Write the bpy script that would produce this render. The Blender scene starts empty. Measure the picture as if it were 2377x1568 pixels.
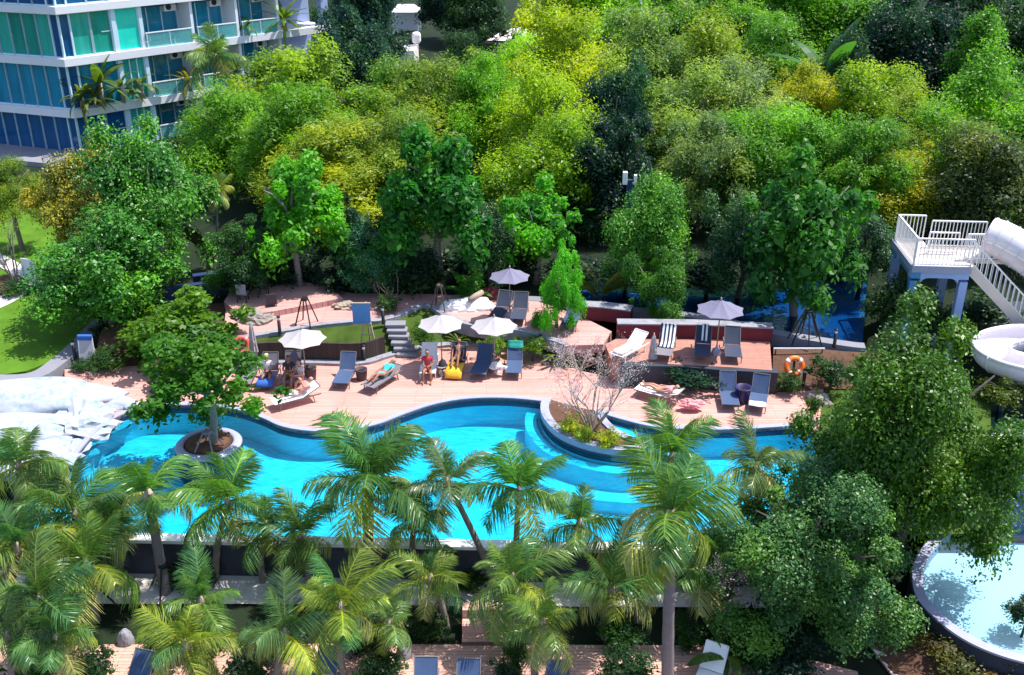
import bpy, bmesh, math, random
import numpy as np
from math import sin, cos, pi, radians as R
from mathutils import Vector, Matrix, Euler
S = bpy.context.scene
COL = S.collection
rnd = random.Random(7)

# ------------------------------------------------------------------ camera model
CAMH, PITCH, FD = 20.0, R(25), 2367.0          # metres, depression, focal length in survey pixels (2377 wide)
CP, SP = cos(PITCH), sin(PITCH)
def ray(x, y):
    u, v = (x-1188.5)/FD, (y-784)/FD
    return Vector((u, CP - v*SP, -SP - v*CP))
def gp(x, y, z=0.0):
    r = ray(x, y); t = (z-CAMH)/r.z
    return Vector((r.x*t, r.y*t, z))
def yp(x, y, Y):
    r = ray(x, y); t = Y/r.y
    return Vector((r.x*t, Y, CAMH + r.z*t))
def depth(p): return p.y*CP + (CAMH-p.z)*SP
def gps(pts, z=0.0): return [gp(x, y, z) for x, y in pts]

# ------------------------------------------------------------------ mesh builder
class MB:
    def __init__(s): s.v = []; s.f = []
    def add(s, vs, fs):
        n = len(s.v); s.v += [tuple(v) for v in vs]; s.f += [tuple(i+n for i in f) for f in fs]; return s
    def box(s, c, size, rot=None):
        hx, hy, hz = size[0]/2, size[1]/2, size[2]/2
        vs = [Vector((a*hx, b*hy, d*hz)) for a in (-1,1) for b in (-1,1) for d in (-1,1)]
        if rot is not None:
            m = rot if isinstance(rot, Matrix) else Matrix.Rotation(rot, 3, 'Z')
            vs = [m @ v for v in vs]
        c = Vector(c)
        return s.add([v+c for v in vs], [(0,1,3,2),(4,6,7,5),(0,4,5,1),(2,3,7,6),(0,2,6,4),(1,5,7,3)])
    def bar(s, a, b, w, h=None, up=(0,0,1)):
        h = h or w; a, b = Vector(a), Vector(b); d = (b-a)
        if d.length < 1e-6: return s
        d.normalize(); up = Vector(up)
        if abs(d.dot(up)) > .98: up = Vector((0,1,0))
        x = d.cross(up).normalized(); y = x.cross(d)
        vs = [p + x*(i*w/2) + y*(j*h/2) for p in (a,b) for i,j in ((-1,-1),(1,-1),(1,1),(-1,1))]
        return s.add(vs, [(3,2,1,0),(4,5,6,7),(0,1,5,4),(1,2,6,5),(2,3,7,6),(3,0,4,7)])
    def tube(s, pts, rad, n=7, cap=True):
        pts = [Vector(p) for p in pts]
        if not hasattr(rad, '__len__'): rad = [rad]*len(pts)
        vs = []; fs = []; x = None
        for i, p in enumerate(pts):
            d = (pts[min(i+1,len(pts)-1)] - pts[max(i-1,0)]).normalized()
            if x is None:
                x = d.orthogonal().normalized()
            else:
                x = (x - d*x.dot(d)); x = x.normalized() if x.length > 1e-5 else d.orthogonal().normalized()
            y = d.cross(x)
            for k in range(n):
                a = 2*pi*k/n; vs.append(p + (x*cos(a)+y*sin(a))*rad[i])
        for i in range(len(pts)-1):
            for k in range(n):
                a, b = i*n+k, i*n+(k+1)%n
                fs.append((a, b, b+n, a+n))
        if cap:
            fs.append(tuple(range(n))[::-1]); m = (len(pts)-1)*n; fs.append(tuple(m+k for k in range(n)))
        return s.add(vs, fs)
    def lathe(s, prof, n=16, c=(0,0,0), phase=0):
        c = Vector(c); vs = []; fs = []
        for r, z in prof:
            for k in range(n):
                a = 2*pi*k/n+phase; vs.append(c + Vector((r*cos(a), r*sin(a), z)))
        for i in range(len(prof)-1):
            for k in range(n):
                a, b = i*n+k, i*n+(k+1)%n
                fs.append((a, b, b+n, a+n))
        fs.append(tuple(range(n))[::-1]); m = (len(prof)-1)*n; fs.append(tuple(m+k for k in range(n)))
        return s.add(vs, fs)
    def sheet(s, pts):                                  # flat polygon, any outline
        from mathutils.geometry import tessellate_polygon
        tri = tessellate_polygon([[Vector(p) for p in pts]])
        fs = []
        for t in tri:
            a, b, c = (Vector(pts[i]) for i in t)
            fs.append(tuple(t) if (b-a).cross(c-a).z > 0 else tuple(t)[::-1])
        return s.add(pts, fs)
    def prism(s, pts, z0, z1, bottom=False):
        n = len(pts); area = sum(pts[i][0]*pts[(i+1)%n][1]-pts[(i+1)%n][0]*pts[i][1] for i in range(n))
        if area < 0: pts = pts[::-1]
        s.sheet([(p[0],p[1],z1) for p in pts])
        lo = [(p[0],p[1],z0) for p in pts]; hi = [(p[0],p[1],z1) for p in pts]
        s.add(lo+hi, [(i,(i+1)%n,(i+1)%n+n,i+n) for i in range(n)])
        return s
    def ribbon(s, pts, w0, w1, z0, z1):                 # solid band along a line, from offset w0 to w1 (left of travel positive)
        off = lambda d: offset_line(pts, d)
        A, B = off(w0), off(w1); n = len(pts)
        vs = [(p.x,p.y,z1) for p in A]+[(p.x,p.y,z1) for p in B]+[(p.x,p.y,z0) for p in A]+[(p.x,p.y,z0) for p in B]
        fs = []
        for i in range(n-1):
            fs += [(i,i+1,n+i+1,n+i), (2*n+i+1,2*n+i,3*n+i,3*n+i+1), (i+1,i,2*n+i,2*n+i+1), (n+i,n+i+1,3*n+i+1,3*n+i)]
        fs += [(0,n,3*n,2*n), (n-1,3*n-1,4*n-1,2*n-1)]
        return s.add(vs, fs)
def offset_line(pts, d):
    out = []
    for i, p in enumerate(pts):
        a = Vector(pts[max(i-1,0)]); b = Vector(pts[min(i+1,len(pts)-1)])
        t = (b-a); t.z = 0
        t = t.normalized() if t.length > 1e-6 else Vector((1,0,0))
        out.append(Vector((p[0]-t.y*d, p[1]+t.x*d, 0)))
    return out
def smooth_line(pts, k=5, closed=False):                # Catmull-Rom through the points
    P = [Vector(p) for p in pts]; n = len(P); out = []
    for i in range(n if closed else n-1):
        if closed: a,b,c,d = P[i-1],P[i],P[(i+1)%n],P[(i+2)%n]
        else: a,b,c,d = P[max(i-1,0)],P[i],P[i+1],P[min(i+2,n-1)]
        for j in range(k):
            t = j/k
            out.append(.5*((2*b)+(c-a)*t+(2*a-5*b+4*c-d)*t*t+(3*b-a-3*c+d)*t**3))
    if not closed: out.append(P[-1])
    return out

def link(name, me, mat, parent=None):
    o = bpy.data.objects.new(name, me); COL.objects.link(o)
    if mat is not None and not me.materials: me.materials.append(mat)
    if parent is not None: o.parent = parent
    return o
def obj(name, mb, mat, parent=None, smooth=False, bevel=0):
    me = bpy.data.meshes.new(name); me.from_pydata(mb.v, [], mb.f); me.update()
    if smooth: me.polygons.foreach_set('use_smooth', [True]*len(me.polygons))
    o = link(name, me, mat, parent)
    if bevel:
        m = o.modifiers.new('bevel', 'BEVEL'); m.width = bevel; m.segments = 2; m.limit_method = 'ANGLE'
    return o
def tag(o, label, cat, group=None):
    o['label'] = label; o['category'] = cat
    if group: o['group'] = group
    return o
def thing(name, label, cat, loc=(0,0,0), rz=0.0, group=None):
    o = bpy.data.objects.new(name, None); COL.objects.link(o); o.empty_display_size = .3
    o.location = loc; o.rotation_euler = (0,0,rz)
    return tag(o, label, cat, group)
def struct(name, mb, mat, smooth=False, kind='structure'):
    o = obj(name, mb, mat, None, smooth); o['kind'] = kind; return o
def dup(root, loc, rz, label, group=None):
    r = root.copy(); COL.objects.link(r); r.location = loc; r.rotation_euler = (0,0,rz); r['label'] = label
    if group: r['group'] = group
    for ch in list(root.children):
        c = ch.copy(); COL.objects.link(c); c.parent = r
        for g in list(ch.children):
            d = g.copy(); COL.objects.link(d); d.parent = c
    return r

# ------------------------------------------------------------------ materials
def new_mat(name):
    m = bpy.data.materials.new(name); m.use_nodes = True
    nt = m.node_tree; b = nt.nodes['Principled BSDF']; return m, nt, b
def N(nt, t, **kw):
    n = nt.nodes.new(t)
    for k, v in kw.items():
        if k in n.inputs: n.inputs[k].default_value = v
        else: setattr(n, k, v)
    return n
def mixc(nt, fac, a, b, mode='MIX'):
    m = N(nt, 'ShaderNodeMix', data_type='RGBA', blend_type=mode)
    for i, x in ((0, fac), (6, a), (7, b)):
        if hasattr(x, 'is_linked') or isinstance(x, bpy.types.NodeSocket): nt.links.new(x, m.inputs[i])
        elif i == 0: m.inputs[0].default_value = x
        else: m.inputs[i].default_value = (*x, 1) if len(x) == 3 else x
    return m.outputs[2]
def ramp(nt, src, stops):
    r = N(nt, 'ShaderNodeValToRGB'); nt.links.new(src, r.inputs[0]); e = r.color_ramp.elements
    while len(e) < len(stops): e.new(.5)
    for k, (p, c) in zip(e, stops): k.position = p; k.color = (*c, 1) if hasattr(c, '__len__') else (c,c,c,1)
    return r.outputs[0]
def coords(nt, kind='Object', scale=(1,1,1), rot=(0,0,0)):
    t = N(nt, 'ShaderNodeTexCoord'); m = N(nt, 'ShaderNodeMapping'); m.inputs['Scale'].default_value = scale; m.inputs['Rotation'].default_value = rot
    nt.links.new(t.outputs[kind], m.inputs[0]); return m.outputs[0]
def noise(nt, vec, scale, detail=4, rough=.6, dist=0):
    n = N(nt, 'ShaderNodeTexNoise', Scale=scale, Detail=detail, Roughness=rough, Distortion=dist)
    nt.links.new(vec, n.inputs['Vector']); return n.outputs['Fac']
def bump(nt, b, h, strength=.3, dist=.02):
    n = N(nt, 'ShaderNodeBump', Strength=strength, Distance=dist); nt.links.new(h, n.inputs['Height']); nt.links.new(n.outputs[0], b.inputs['Normal'])
def plain(name, col, rough=.6, var=.25, scale=4, bumps=.2, bscale=30, metal=0, spec=.4, dirt=None):
    m, nt, b = new_mat(name); v = coords(nt)
    f = noise(nt, v, scale)
    c = mixc(nt, f, [x*(1-var) for x in col], [min(1,x*(1+var)) for x in col])
    if dirt:
        g = ramp(nt, noise(nt, v, scale*.6, 6, .7), [(.5, 0), (.72, 1)]); c = mixc(nt, g, c, dirt)
    nt.links.new(c, b.inputs['Base Color']); b.inputs['Roughness'].default_value = rough; b.inputs['Metallic'].default_value = metal
    b.inputs['Specular IOR Level'].default_value = spec
    if bumps: bump(nt, b, noise(nt, v, bscale, 3), bumps, .01)
    return m
def boards(name, c1, c2, w=.14, axis=1, rough=.65):
    m, nt, b = new_mat(name)
    v = coords(nt, 'Object', rot=(0,0,0) if axis else (0,0,pi/2))
    br = N(nt, 'ShaderNodeTexBrick', offset=.37, squash=1); br.inputs['Scale'].default_value = 1
    br.inputs['Brick Width'].default_value = 2.9; br.inputs['Row Height'].default_value = w; br.inputs['Mortar Size'].default_value = .006
    br.inputs['Color1'].default_value = (0,0,0,1); br.inputs['Color2'].default_value = (1,1,1,1); br.inputs['Mortar'].default_value = (.5,.5,.5,1); br.inputs['Bias'].default_value = 0
    nt.links.new(v, br.inputs['Vector'])
    g = noise(nt, coords(nt, 'Object', (1.2,14,1)), 1.5, 5)
    f = mixc(nt, .45, br.outputs['Color'], g)
    c = mixc(nt, f, c1, c2)
    st = ramp(nt, noise(nt, v, .45, 6, .65), [(.5, 0), (.75, .5)])
    c = mixc(nt, st, c, [x*.62 for x in c1])
    c = mixc(nt, br.outputs['Fac'], c, [x*.3 for x in c1])
    nt.links.new(c, b.inputs['Base Color']); b.inputs['Roughness'].default_value = rough; b.inputs['Specular IOR Level'].default_value = .3
    inv = N(nt, 'ShaderNodeMath', operation='SUBTRACT'); inv.inputs[0].default_value = 1; nt.links.new(br.outputs['Fac'], inv.inputs[1])
    bump(nt, b, inv.outputs[0], .5, .01)
    return m
def leaf_mat(name, trans=.48, rough=.45, yellow=(1.32,1.25,.42)):
    m, nt, b = new_mat(name)
    oi = N(nt, 'ShaderNodeObjectInfo'); at = N(nt, 'ShaderNodeAttribute', attribute_name='tint')
    c0 = mixc(nt, 1.0, oi.outputs['Color'], (.46,.62,.66), 'MULTIPLY')
    c1 = mixc(nt, 1.0, oi.outputs['Color'], yellow, 'MULTIPLY')
    c = mixc(nt, at.outputs['Fac'], c0, c1)
    nt.links.new(c, b.inputs['Base Color']); b.inputs['Roughness'].default_value = rough; b.inputs['Specular IOR Level'].default_value = .35
    tr = N(nt, 'ShaderNodeBsdfTranslucent')
    ct = mixc(nt, 1.0, c, (1.5,1.55,.6), 'MULTIPLY'); nt.links.new(ct, tr.inputs['Color'])
    mx = N(nt, 'ShaderNodeMixShader'); mx.inputs[0].default_value = trans
    nt.links.new(b.outputs[0], mx.inputs[1]); nt.links.new(tr.outputs[0], mx.inputs[2])
    nt.links.new(mx.outputs[0], nt.nodes['Material Output'].inputs['Surface'])
    return m
def water_mat(name, tint, wave=5.0, strength=.25, gloss=(1,1,1), stretch=(1,1,1), rough=.06, caustic=0):
    m, nt, b = new_mat(name); nt.nodes.remove(b)
    v = coords(nt, 'Object', stretch)
    n1 = noise(nt, v, wave, 3, .55, 1.2)
    bp = N(nt, 'ShaderNodeBump', Strength=strength, Distance=.05); nt.links.new(n1, bp.inputs['Height'])
    fr = N(nt, 'ShaderNodeFresnel', IOR=1.33); nt.links.new(bp.outputs[0], fr.inputs['Normal'])
    gl = N(nt, 'ShaderNodeBsdfGlossy', Roughness=rough); nt.links.new(bp.outputs[0], gl.inputs['Normal']); gl.inputs['Color'].default_value = (*gloss,1)
    tr = N(nt, 'ShaderNodeBsdfTransparent'); tr.inputs['Color'].default_value = (*tint,1)
    if caustic:
        n2 = ramp(nt, noise(nt, coords(nt, 'Object', (.6,1.7,1)), 1.3, 6, .66, 2.2), [(.38,0),(.66,1)])  # lighter and darker streaks in the tint stand in for caustic light
        nt.links.new(mixc(nt, n2, [c*(1-caustic*w) for c, w in zip(tint,(1,.55,.25))], [min(1,c*(1+caustic*w)) for c, w in zip(tint,(1.6,.3,.12))]), tr.inputs['Color'])
    mx = N(nt, 'ShaderNodeMixShader'); nt.links.new(fr.outputs[0], mx.inputs[0]); nt.links.new(tr.outputs[0], mx.inputs[1]); nt.links.new(gl.outputs[0], mx.inputs[2])
    nt.links.new(mx.outputs[0], nt.nodes['Material Output'].inputs['Surface'])
    return m
def stripes(name, c1, c2, freq, axis=0):
    m, nt, b = new_mat(name); v = coords(nt)
    sp = N(nt, 'ShaderNodeSeparateXYZ'); nt.links.new(v, sp.inputs[0])
    mu = N(nt, 'ShaderNodeMath', operation='MULTIPLY'); mu.inputs[1].default_value = freq; nt.links.new(sp.outputs[axis], mu.inputs[0])
    fr = N(nt, 'ShaderNodeMath', operation='FRACT'); nt.links.new(mu.outputs[0], fr.inputs[0])
    gt = N(nt, 'ShaderNodeMath', operation='GREATER_THAN'); gt.inputs[1].default_value = .5; nt.links.new(fr.outputs[0], gt.inputs[0])
    nt.links.new(mixc(nt, gt.outputs[0], c1, c2), b.inputs['Base Color']); b.inputs['Roughness'].default_value = .85
    return m
def glass_mat(name, col, curtain=.3):
    m, nt, b = new_mat(name); v = coords(nt, 'Object', (1,1,.12))
    c = mixc(nt, noise(nt, v, 2.2, 3), [x*(1-curtain) for x in col], [x*(1+curtain) for x in col])
    nt.links.new(c, b.inputs['Base Color']); b.inputs['Roughness'].default_value = .06; b.inputs['Specular IOR Level'].default_value = .8
    return m

M = {}
M['ground'] = plain('soil_and_leaf_litter', (.016,.026,.014), .95, .5, .6, .6, 6, spec=.1)
M['deck'] = boards('pink_timber_deck', (.50,.245,.21), (.66,.355,.315))
M['deck_up'] = boards('upper_timber_deck', (.47,.235,.215), (.62,.35,.325))
M['deck_low'] = boards('lower_timber_deck', (.50,.28,.23), (.66,.40,.34))
M['deck_red'] = boards('red_timber_platform', (.34,.15,.12), (.48,.24,.19))
M['coping'] = plain('pale_stone_coping', (.31,.32,.44), .5, .15, 6, .2, 40)
M['grey_stone'] = plain('grey_stone', (.26,.26,.31), .8, .25, 3, .4, 20, dirt=(.12,.12,.11))
M['path'] = plain('pale_concrete_path', (.66,.60,.60), .85, .12, 1.5, .3, 40, dirt=(.42,.38,.35))
M['path_grey'] = plain('grey_concrete_path', (.21,.21,.25), .85, .15, 1.5, .3, 40)
M['wall_dark'] = plain('dark_blue_grey_wall', (.035,.042,.065), .6, .3, 1.2, .2, 12, dirt=(.02,.022,.025))
M['wall_brown'] = boards('dark_brown_board_wall', (.035,.028,.025), (.07,.055,.05), .12, 0)
M['maroon'] = plain('maroon_painted_wall', (.13,.016,.03), .7, .25, 2, .2, 20)
M['navy'] = plain('navy_painted_wall', (.012,.03,.10), .6, .2, 2, .15, 20)
M['white'] = plain('white_paint', (.80,.79,.80), .45, .05, 3, .1, 30)
M['white_rock'] = plain('white_sprayed_rock', (.36,.385,.44), .9, .4, 2.6, 1.0, 7, dirt=(.16,.27,.36))
M['rock'] = plain('grey_brown_rock', (.27,.235,.215), .9, .4, 2.2, .9, 7, dirt=(.10,.085,.08))
M['black'] = plain('black_metal', (.012,.012,.014), .45, .2, 6, .1, 40)
M['steel'] = plain('grey_steel', (.45,.45,.47), .4, .1, 6, .1, 40, metal=.5)
M['timber'] = plain('weathered_timber', (.34,.27,.22), .8, .3, 5, .4, 25)
M['lens'] = plain('frosted_lamp_lens', (.85,.85,.82), .3, .03, 5, 0)
M['canopy'] = plain('offwhite_canvas', (.40,.37,.39), .85, .05, 5, .15, 60)
M['canopy_shaded'] = plain('shaded_lavender_canvas', (.17,.16,.245), .85, .06, 5, .15, 60)  # lavender canvas with tree shade darkened into its colour
M['sling_blue'] = plain('blue_grey_sling_fabric', (.045,.078,.17), .75, .18, 5, .2, 80)
M['sling_grey'] = plain('grey_sling_fabric', (.17,.155,.185), .8, .12, 5, .2, 80)
M['sling_dark'] = plain('dark_navy_sling_fabric', (.035,.045,.085), .75, .15, 5, .2, 80)
M['sling_white'] = plain('white_sling_fabric', (.82,.80,.80), .8, .06, 5, .2, 80)
M['frame'] = plain('grey_lounger_frame', (.16,.15,.16), .45, .1, 6, .1, 40)
M['frame_white'] = plain('white_lounger_frame', (.75,.75,.76), .4, .05, 6, .05, 40)
M['stripe'] = stripes('navy_white_striped_towel', (.02,.022,.06), (.82,.82,.85), 6.2, 0)
M['orange'] = plain('orange_plastic', (.80,.16,.025), .45, .15, 5, .1, 30)
M['red'] = plain('faded_red_plastic', (.62,.10,.07), .5, .15, 5, .1, 30)
M['wicker'] = plain('dark_wicker', (.075,.055,.065), .8, .3, 20, .6, 50)
M['bin_blue'] = plain('dark_blue_plastic_bin', (.03,.025,.11), .4, .15, 4, .1, 30)
M['cloth_blue'] = plain('blue_towel', (.03,.11,.42), .9, .15, 6, .4, 50)
M['cloth_teal'] = plain('turquoise_cloth', (.03,.50,.62), .9, .2, 6, .4, 40)
M['cloth_green'] = plain('sea_green_towel', (.03,.33,.27), .9, .2, 6, .4, 40)
M['cloth_yellow'] = plain('yellow_towel', (.75,.42,.03), .9, .15, 6, .4, 40)
M['cloth_pink'] = plain('pink_cloth', (.72,.28,.30), .9, .2, 6, .4, 40)
M['cloth_pale'] = plain('pale_cloth', (.74,.66,.67), .9, .12, 6, .4, 40)
M['cloth_red'] = plain('crimson_shirt', (.45,.04,.06), .9, .2, 6, .4, 40)
M['cloth_dark'] = plain('charcoal_cloth', (.04,.04,.055), .9, .2, 6, .4, 40)
M['cloth_lime'] = plain('lime_yellow_cap', (.62,.64,.22), .9, .1, 6, .3, 40)
M['skin'] = plain('skin', (.50,.27,.19), .55, .1, 8, .1, 60)
M['skin_brown'] = plain('tanned_skin', (.30,.14,.085), .55, .1, 8, .1, 60)
M['hair'] = plain('dark_hair', (.02,.014,.012), .5, .3, 20, .3, 60)
M['eye'] = plain('eye', (.02,.015,.012), .2, .1, 5, 0)
M['bark'] = plain('grey_brown_bark', (.20,.165,.145), .9, .35, 6, .8, 18)
M['bark_dark'] = plain('dark_bark', (.075,.06,.055), .9, .35, 6, .8, 18)
M['bark_pale'] = plain('pale_purple_grey_bark', (.19,.16,.17), .9, .3, 5, .8, 14)
M['leaf'] = leaf_mat('foliage')
M['leaf_dense'] = leaf_mat('dense_foliage', .2, .42)
M['frond'] = leaf_mat('palm_fronds', .35, .3, (1.45,1.25,.75))
M['blossom'] = plain('pale_blossom', (.62,.50,.51), .8, .15, 8, 0)
M['lawn'] = plain('lawn', (.075,.165,.014), .95, .6, .8, .7, 40, spec=.1)
M['bankgrass'] = plain('bank_grass', (.05,.085,.015), .95, .7, 1.3, .8, 30, spec=.1)
M['mulch'] = plain('brown_mulch', (.11,.06,.042), .95, .5, 5, .8, 18, spec=.1)
M['pool_floor'] = plain('turquoise_pool_plaster', (.42,.60,.70), .6, .22, .22, 0)
M['pool_navy'] = plain('navy_pool_band', (.012,.03,.075), .3, .2, 4, 0)
M['pool_step'] = plain('pale_pool_step', (.50,.67,.75), .5, .05, 3, 0)
M['white_floor'] = plain('white_pool_floor', (.50,.55,.58), .6, .03, 2, 0)
M['river_floor'] = plain('deep_blue_pool_floor', (.025,.12,.27), .6, .1, .5, 0)
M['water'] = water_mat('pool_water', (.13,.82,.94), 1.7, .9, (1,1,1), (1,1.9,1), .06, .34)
M['water_pale'] = water_mat('pale_pool_water', (.66,.88,.98), 2, .04, (1,1,1), (1,1,1), .35)
M['water_river'] = water_mat('river_water', (.2,.50,.72), 3, .3)
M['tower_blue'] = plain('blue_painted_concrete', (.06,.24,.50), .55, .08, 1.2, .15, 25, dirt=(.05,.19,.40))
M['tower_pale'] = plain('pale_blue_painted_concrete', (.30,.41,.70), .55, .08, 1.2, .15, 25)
M['tower_floor'] = plain('cream_platform_floor', (.66,.56,.50), .7, .08, 2, .15, 25)
M['slide'] = plain('pale_fibreglass', (.72,.67,.72), .28, .05, 1.5, .05, 12, spec=.5)
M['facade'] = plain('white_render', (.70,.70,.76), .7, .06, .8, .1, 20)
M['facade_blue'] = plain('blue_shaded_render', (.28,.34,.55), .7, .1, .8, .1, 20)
M['mullion'] = plain('pale_blue_aluminium', (.52,.68,.78), .4, .06, 3, .05, 20)
M['glass_green'] = glass_mat('green_glass', (.01,.25,.20), .6)
M['glass_teal'] = glass_mat('teal_curtained_glass', (.03,.36,.30), .45)
M['glass_cyan'] = glass_mat('cyan_panel_glass', (.02,.62,.50), .15)
M['glass_blue'] = glass_mat('blue_glass', (.01,.20,.34), .6)
M['glass_dark'] = glass_mat('dark_navy_glass', (.006,.075,.21), .5)
def rail_glass():
    m, nt, b = new_mat('balcony_glass'); b.inputs['Base Color'].default_value = (.3,.75,.75,1); b.inputs['Roughness'].default_value = .03
    tr = N(nt, 'ShaderNodeBsdfTransparent'); tr.inputs['Color'].default_value = (.55,.85,.85,1)
    mx = N(nt, 'ShaderNodeMixShader'); mx.inputs[0].default_value = .25
    nt.links.new(tr.outputs[0], mx.inputs[1]); nt.links.new(b.outputs[0], mx.inputs[2]); nt.links.new(mx.outputs[0], nt.nodes['Material Output'].inputs['Surface'])
    return m
M['rail_glass'] = rail_glass()

# ------------------------------------------------------------------ setting: levels
ZL, ZU = -1.40, 1.0                                # lower terrace, upper terrace (pool deck = 0)
wallA, wallB = gp(60,1232), gp(1700,1268)          # the pool's front wall
YW = (wallA.y+wallB.y)/2
def ground():
    xs = [-400,-200,-120,-80]+[i*2.0 for i in range(-30,31)]+[80,120,200,400]
    ys = [-30,0,8]+[10+i for i in range(0,60)]+[80,100,140,200,300,600]
    mb = MB(); vs = []
    for y in ys:
        for x in xs:
            if y < YW+.2: z = ZL-.05
            elif y < 43.5: z = -1.7
            else: z = min(ZU-.06, -1.7+(y-43.5)*1.6)
            if y > 46.2: z += .12*sin(x*.35)*cos(y*.27) - .05
            if 2 < x < 32 and 43 < y < 50.6: z = min(z, .05)
            if x < -17 and 20 < y < 70: z = min(z, .02+max(0,(x+20))*.3+max(0,y-66)*.25)
            if y > 130: z = ZU-.1
            vs.append((x,y,z))
    n = len(xs); fs = [(j*n+i, j*n+i+1, (j+1)*n+i+1, (j+1)*n+i) for j in range(len(ys)-1) for i in range(n-1)]
    mb.add(vs, fs); struct('ground', mb, M['ground'], True)
ground()

# pool outline (clockwise seen on the photograph: far edge left to right, then round the front)
far1 = [(88,1170),(130,1115),(165,1075),(200,1030),(245,985),(300,957),(350,946),(420,942),(500,945),(560,955),(610,972),(650,990),(700,1000),(760,1003),(820,998),(880,985),(940,962),(1000,942),(1060,930),(1120,925),(1190,926),(1262,933)]
pen1 = [(1262,933),(1255,948),(1256,968),(1268,990),(1290,1012),(1325,1031),(1370,1046),(1420,1055),(1465,1057),(1503,1050)]
pen2 = [(1503,1050),(1500,1034),(1465,1024),(1432,1006),(1410,985),(1396,961)]
far2 = [(1396,961),(1440,974),(1500,989),(1560,996),(1640,999),(1720,998),(1800,993),(1850,991),(1885,998)]
ZW = -.14
far1W, pen1W, pen2W, far2W = [smooth_line(gps(l), 5) for l in (far1, pen1, pen2, far2)]
right = gps([(1895,1030),(1890,1060),(1880,1100),(1870,1150)]) + [Vector((wallB.x+2.0, wallB.y+.0, 0))]
pool = far1W[:-1] + pen1W[:-1] + pen2W[:-1] + far2W + right + [Vector((wallA.x, wallA.y, 0))]
pool2 = [(p.x,p.y) for p in pool]
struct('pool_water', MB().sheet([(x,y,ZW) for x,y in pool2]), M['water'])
DP = -1.25
mb = MB().sheet([(x,y,DP) for x,y in pool2]); struct('pool_floor', mb, M['pool_floor'])
mb = MB(); n = len(pool2)
mb.add([(x,y,DP) for x,y in pool2]+[(x,y,-.36) for x,y in pool2], [(i,(i+1)%n,(i+1)%n+n,i+n) for i in range(n)])
struct('pool_sides', mb, M['pool_floor'])
mb = MB(); k = n-1
mb.add([(x,y,-.36) for x,y in pool2[:k]]+[(x,y,-.03) for x,y in pool2[:k]], [(i,i+1,i+1+k,i+k) for i in range(k-1)])
struct('pool_waterline', mb, M['pool_navy'])  # plain dark navy strip between deck edge and water
# coping along the far edges and the peninsula
mb = MB().ribbon(far1W[12:], 0, .22, -.10, .035); mb.ribbon(far2W, 0, .22, -.10, .036); struct('pool_coping', mb, M['coping'])
mb = MB().ribbon(pen1W, 0, .34, -.30, .22); mb.ribbon(pen2W, .002, .30, -.30, .218)
t = thing('planter_wall', 'curved pale stone wall edging the planted peninsula in the pool', 'wall', pen1W[20])
o = obj('kerb', mb, M['coping'], t); o.location = -pen1W[20]
pen = offset_line(pen1W, .3) + offset_line(pen2W, .28)
struct('planter_soil', MB().prism([(p.x,p.y) for p in pen], -.3, .14), M['mulch'])
# sunken steps hugging the peninsula
mb = MB().ribbon([p for p in pen1W[3:]], -.62, -.16, DP, -.42); struct('pool_steps', mb, M['pool_step'])
mb = MB().ribbon(pen2W[4:], -.9, -.05, DP, -.30); mb.ribbon(pen2W[4:], -1.6, -.9, DP, -.55); struct('pool_steps', mb, M['pool_step'])
mb = MB().ribbon([p for p in pen1W[22:48]], -2.0, -1.4, DP, -.75); struct('pool_bench', mb, M['pool_step'])
# the front wall of the pool with its white overflow edge
a, b = wallA, Vector((wallB.x+2.0, wallB.y, 0))
t = thing('pool_wall', 'dark blue grey retaining wall with white overflow edge below the pool', 'wall', a)
dv = (b-a).normalized(); nv = Vector((-dv.y, dv.x, 0))
mb = MB().bar(Vector((0,0,-.85))-nv*.2, (b-a)+Vector((0,0,-.85))-nv*.2, .36, 1.56); obj('wall_face', mb, M['wall_dark'], t)
mb = MB().bar(Vector((0,0,-.06))-nv*.2, (b-a)+Vector((0,0,-.06))-nv*.2, .42, .12); obj('overflow_edge', mb, M['white'], t)

# main deck
B0 = [(150,858),(250,853),(345,850),(470,858),(545,868),(600,850),(700,848),(836,850),(905,832),(969,816),(1030,808),(1090,805),(1150,810),(1215,820),(1284,834),(1335,857),(1400,872),(1463,879),(1578,892),(1660,901),(1800,909),(1870,906),(1912,902)]
B0W = smooth_line(gps(B0), 4)
k0 = 20
front = offset_line(far1W, .0)[k0:-1] + offset_line(pen1W, .33)[1:3] + [Vector(gp(1330,948)), Vector(gp(1380,952))] + far2W[1:]
deck_poly = [(p.x,p.y) for p in front] + [(gp(1900,1000).x, gp(1900,1000).y)] + [(p.x,p.y) for p in reversed(B0W)] + [(gp(150,900).x, gp(150,900).y)]
struct('deck', MB().prism(deck_poly, -.12, 0.0), M['deck'])

# kerb and low wall behind the deck
mb = MB().ribbon(B0W[14:58], 0, .35, -.1, .12); struct('kerb', mb, M['grey_stone'])
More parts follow.
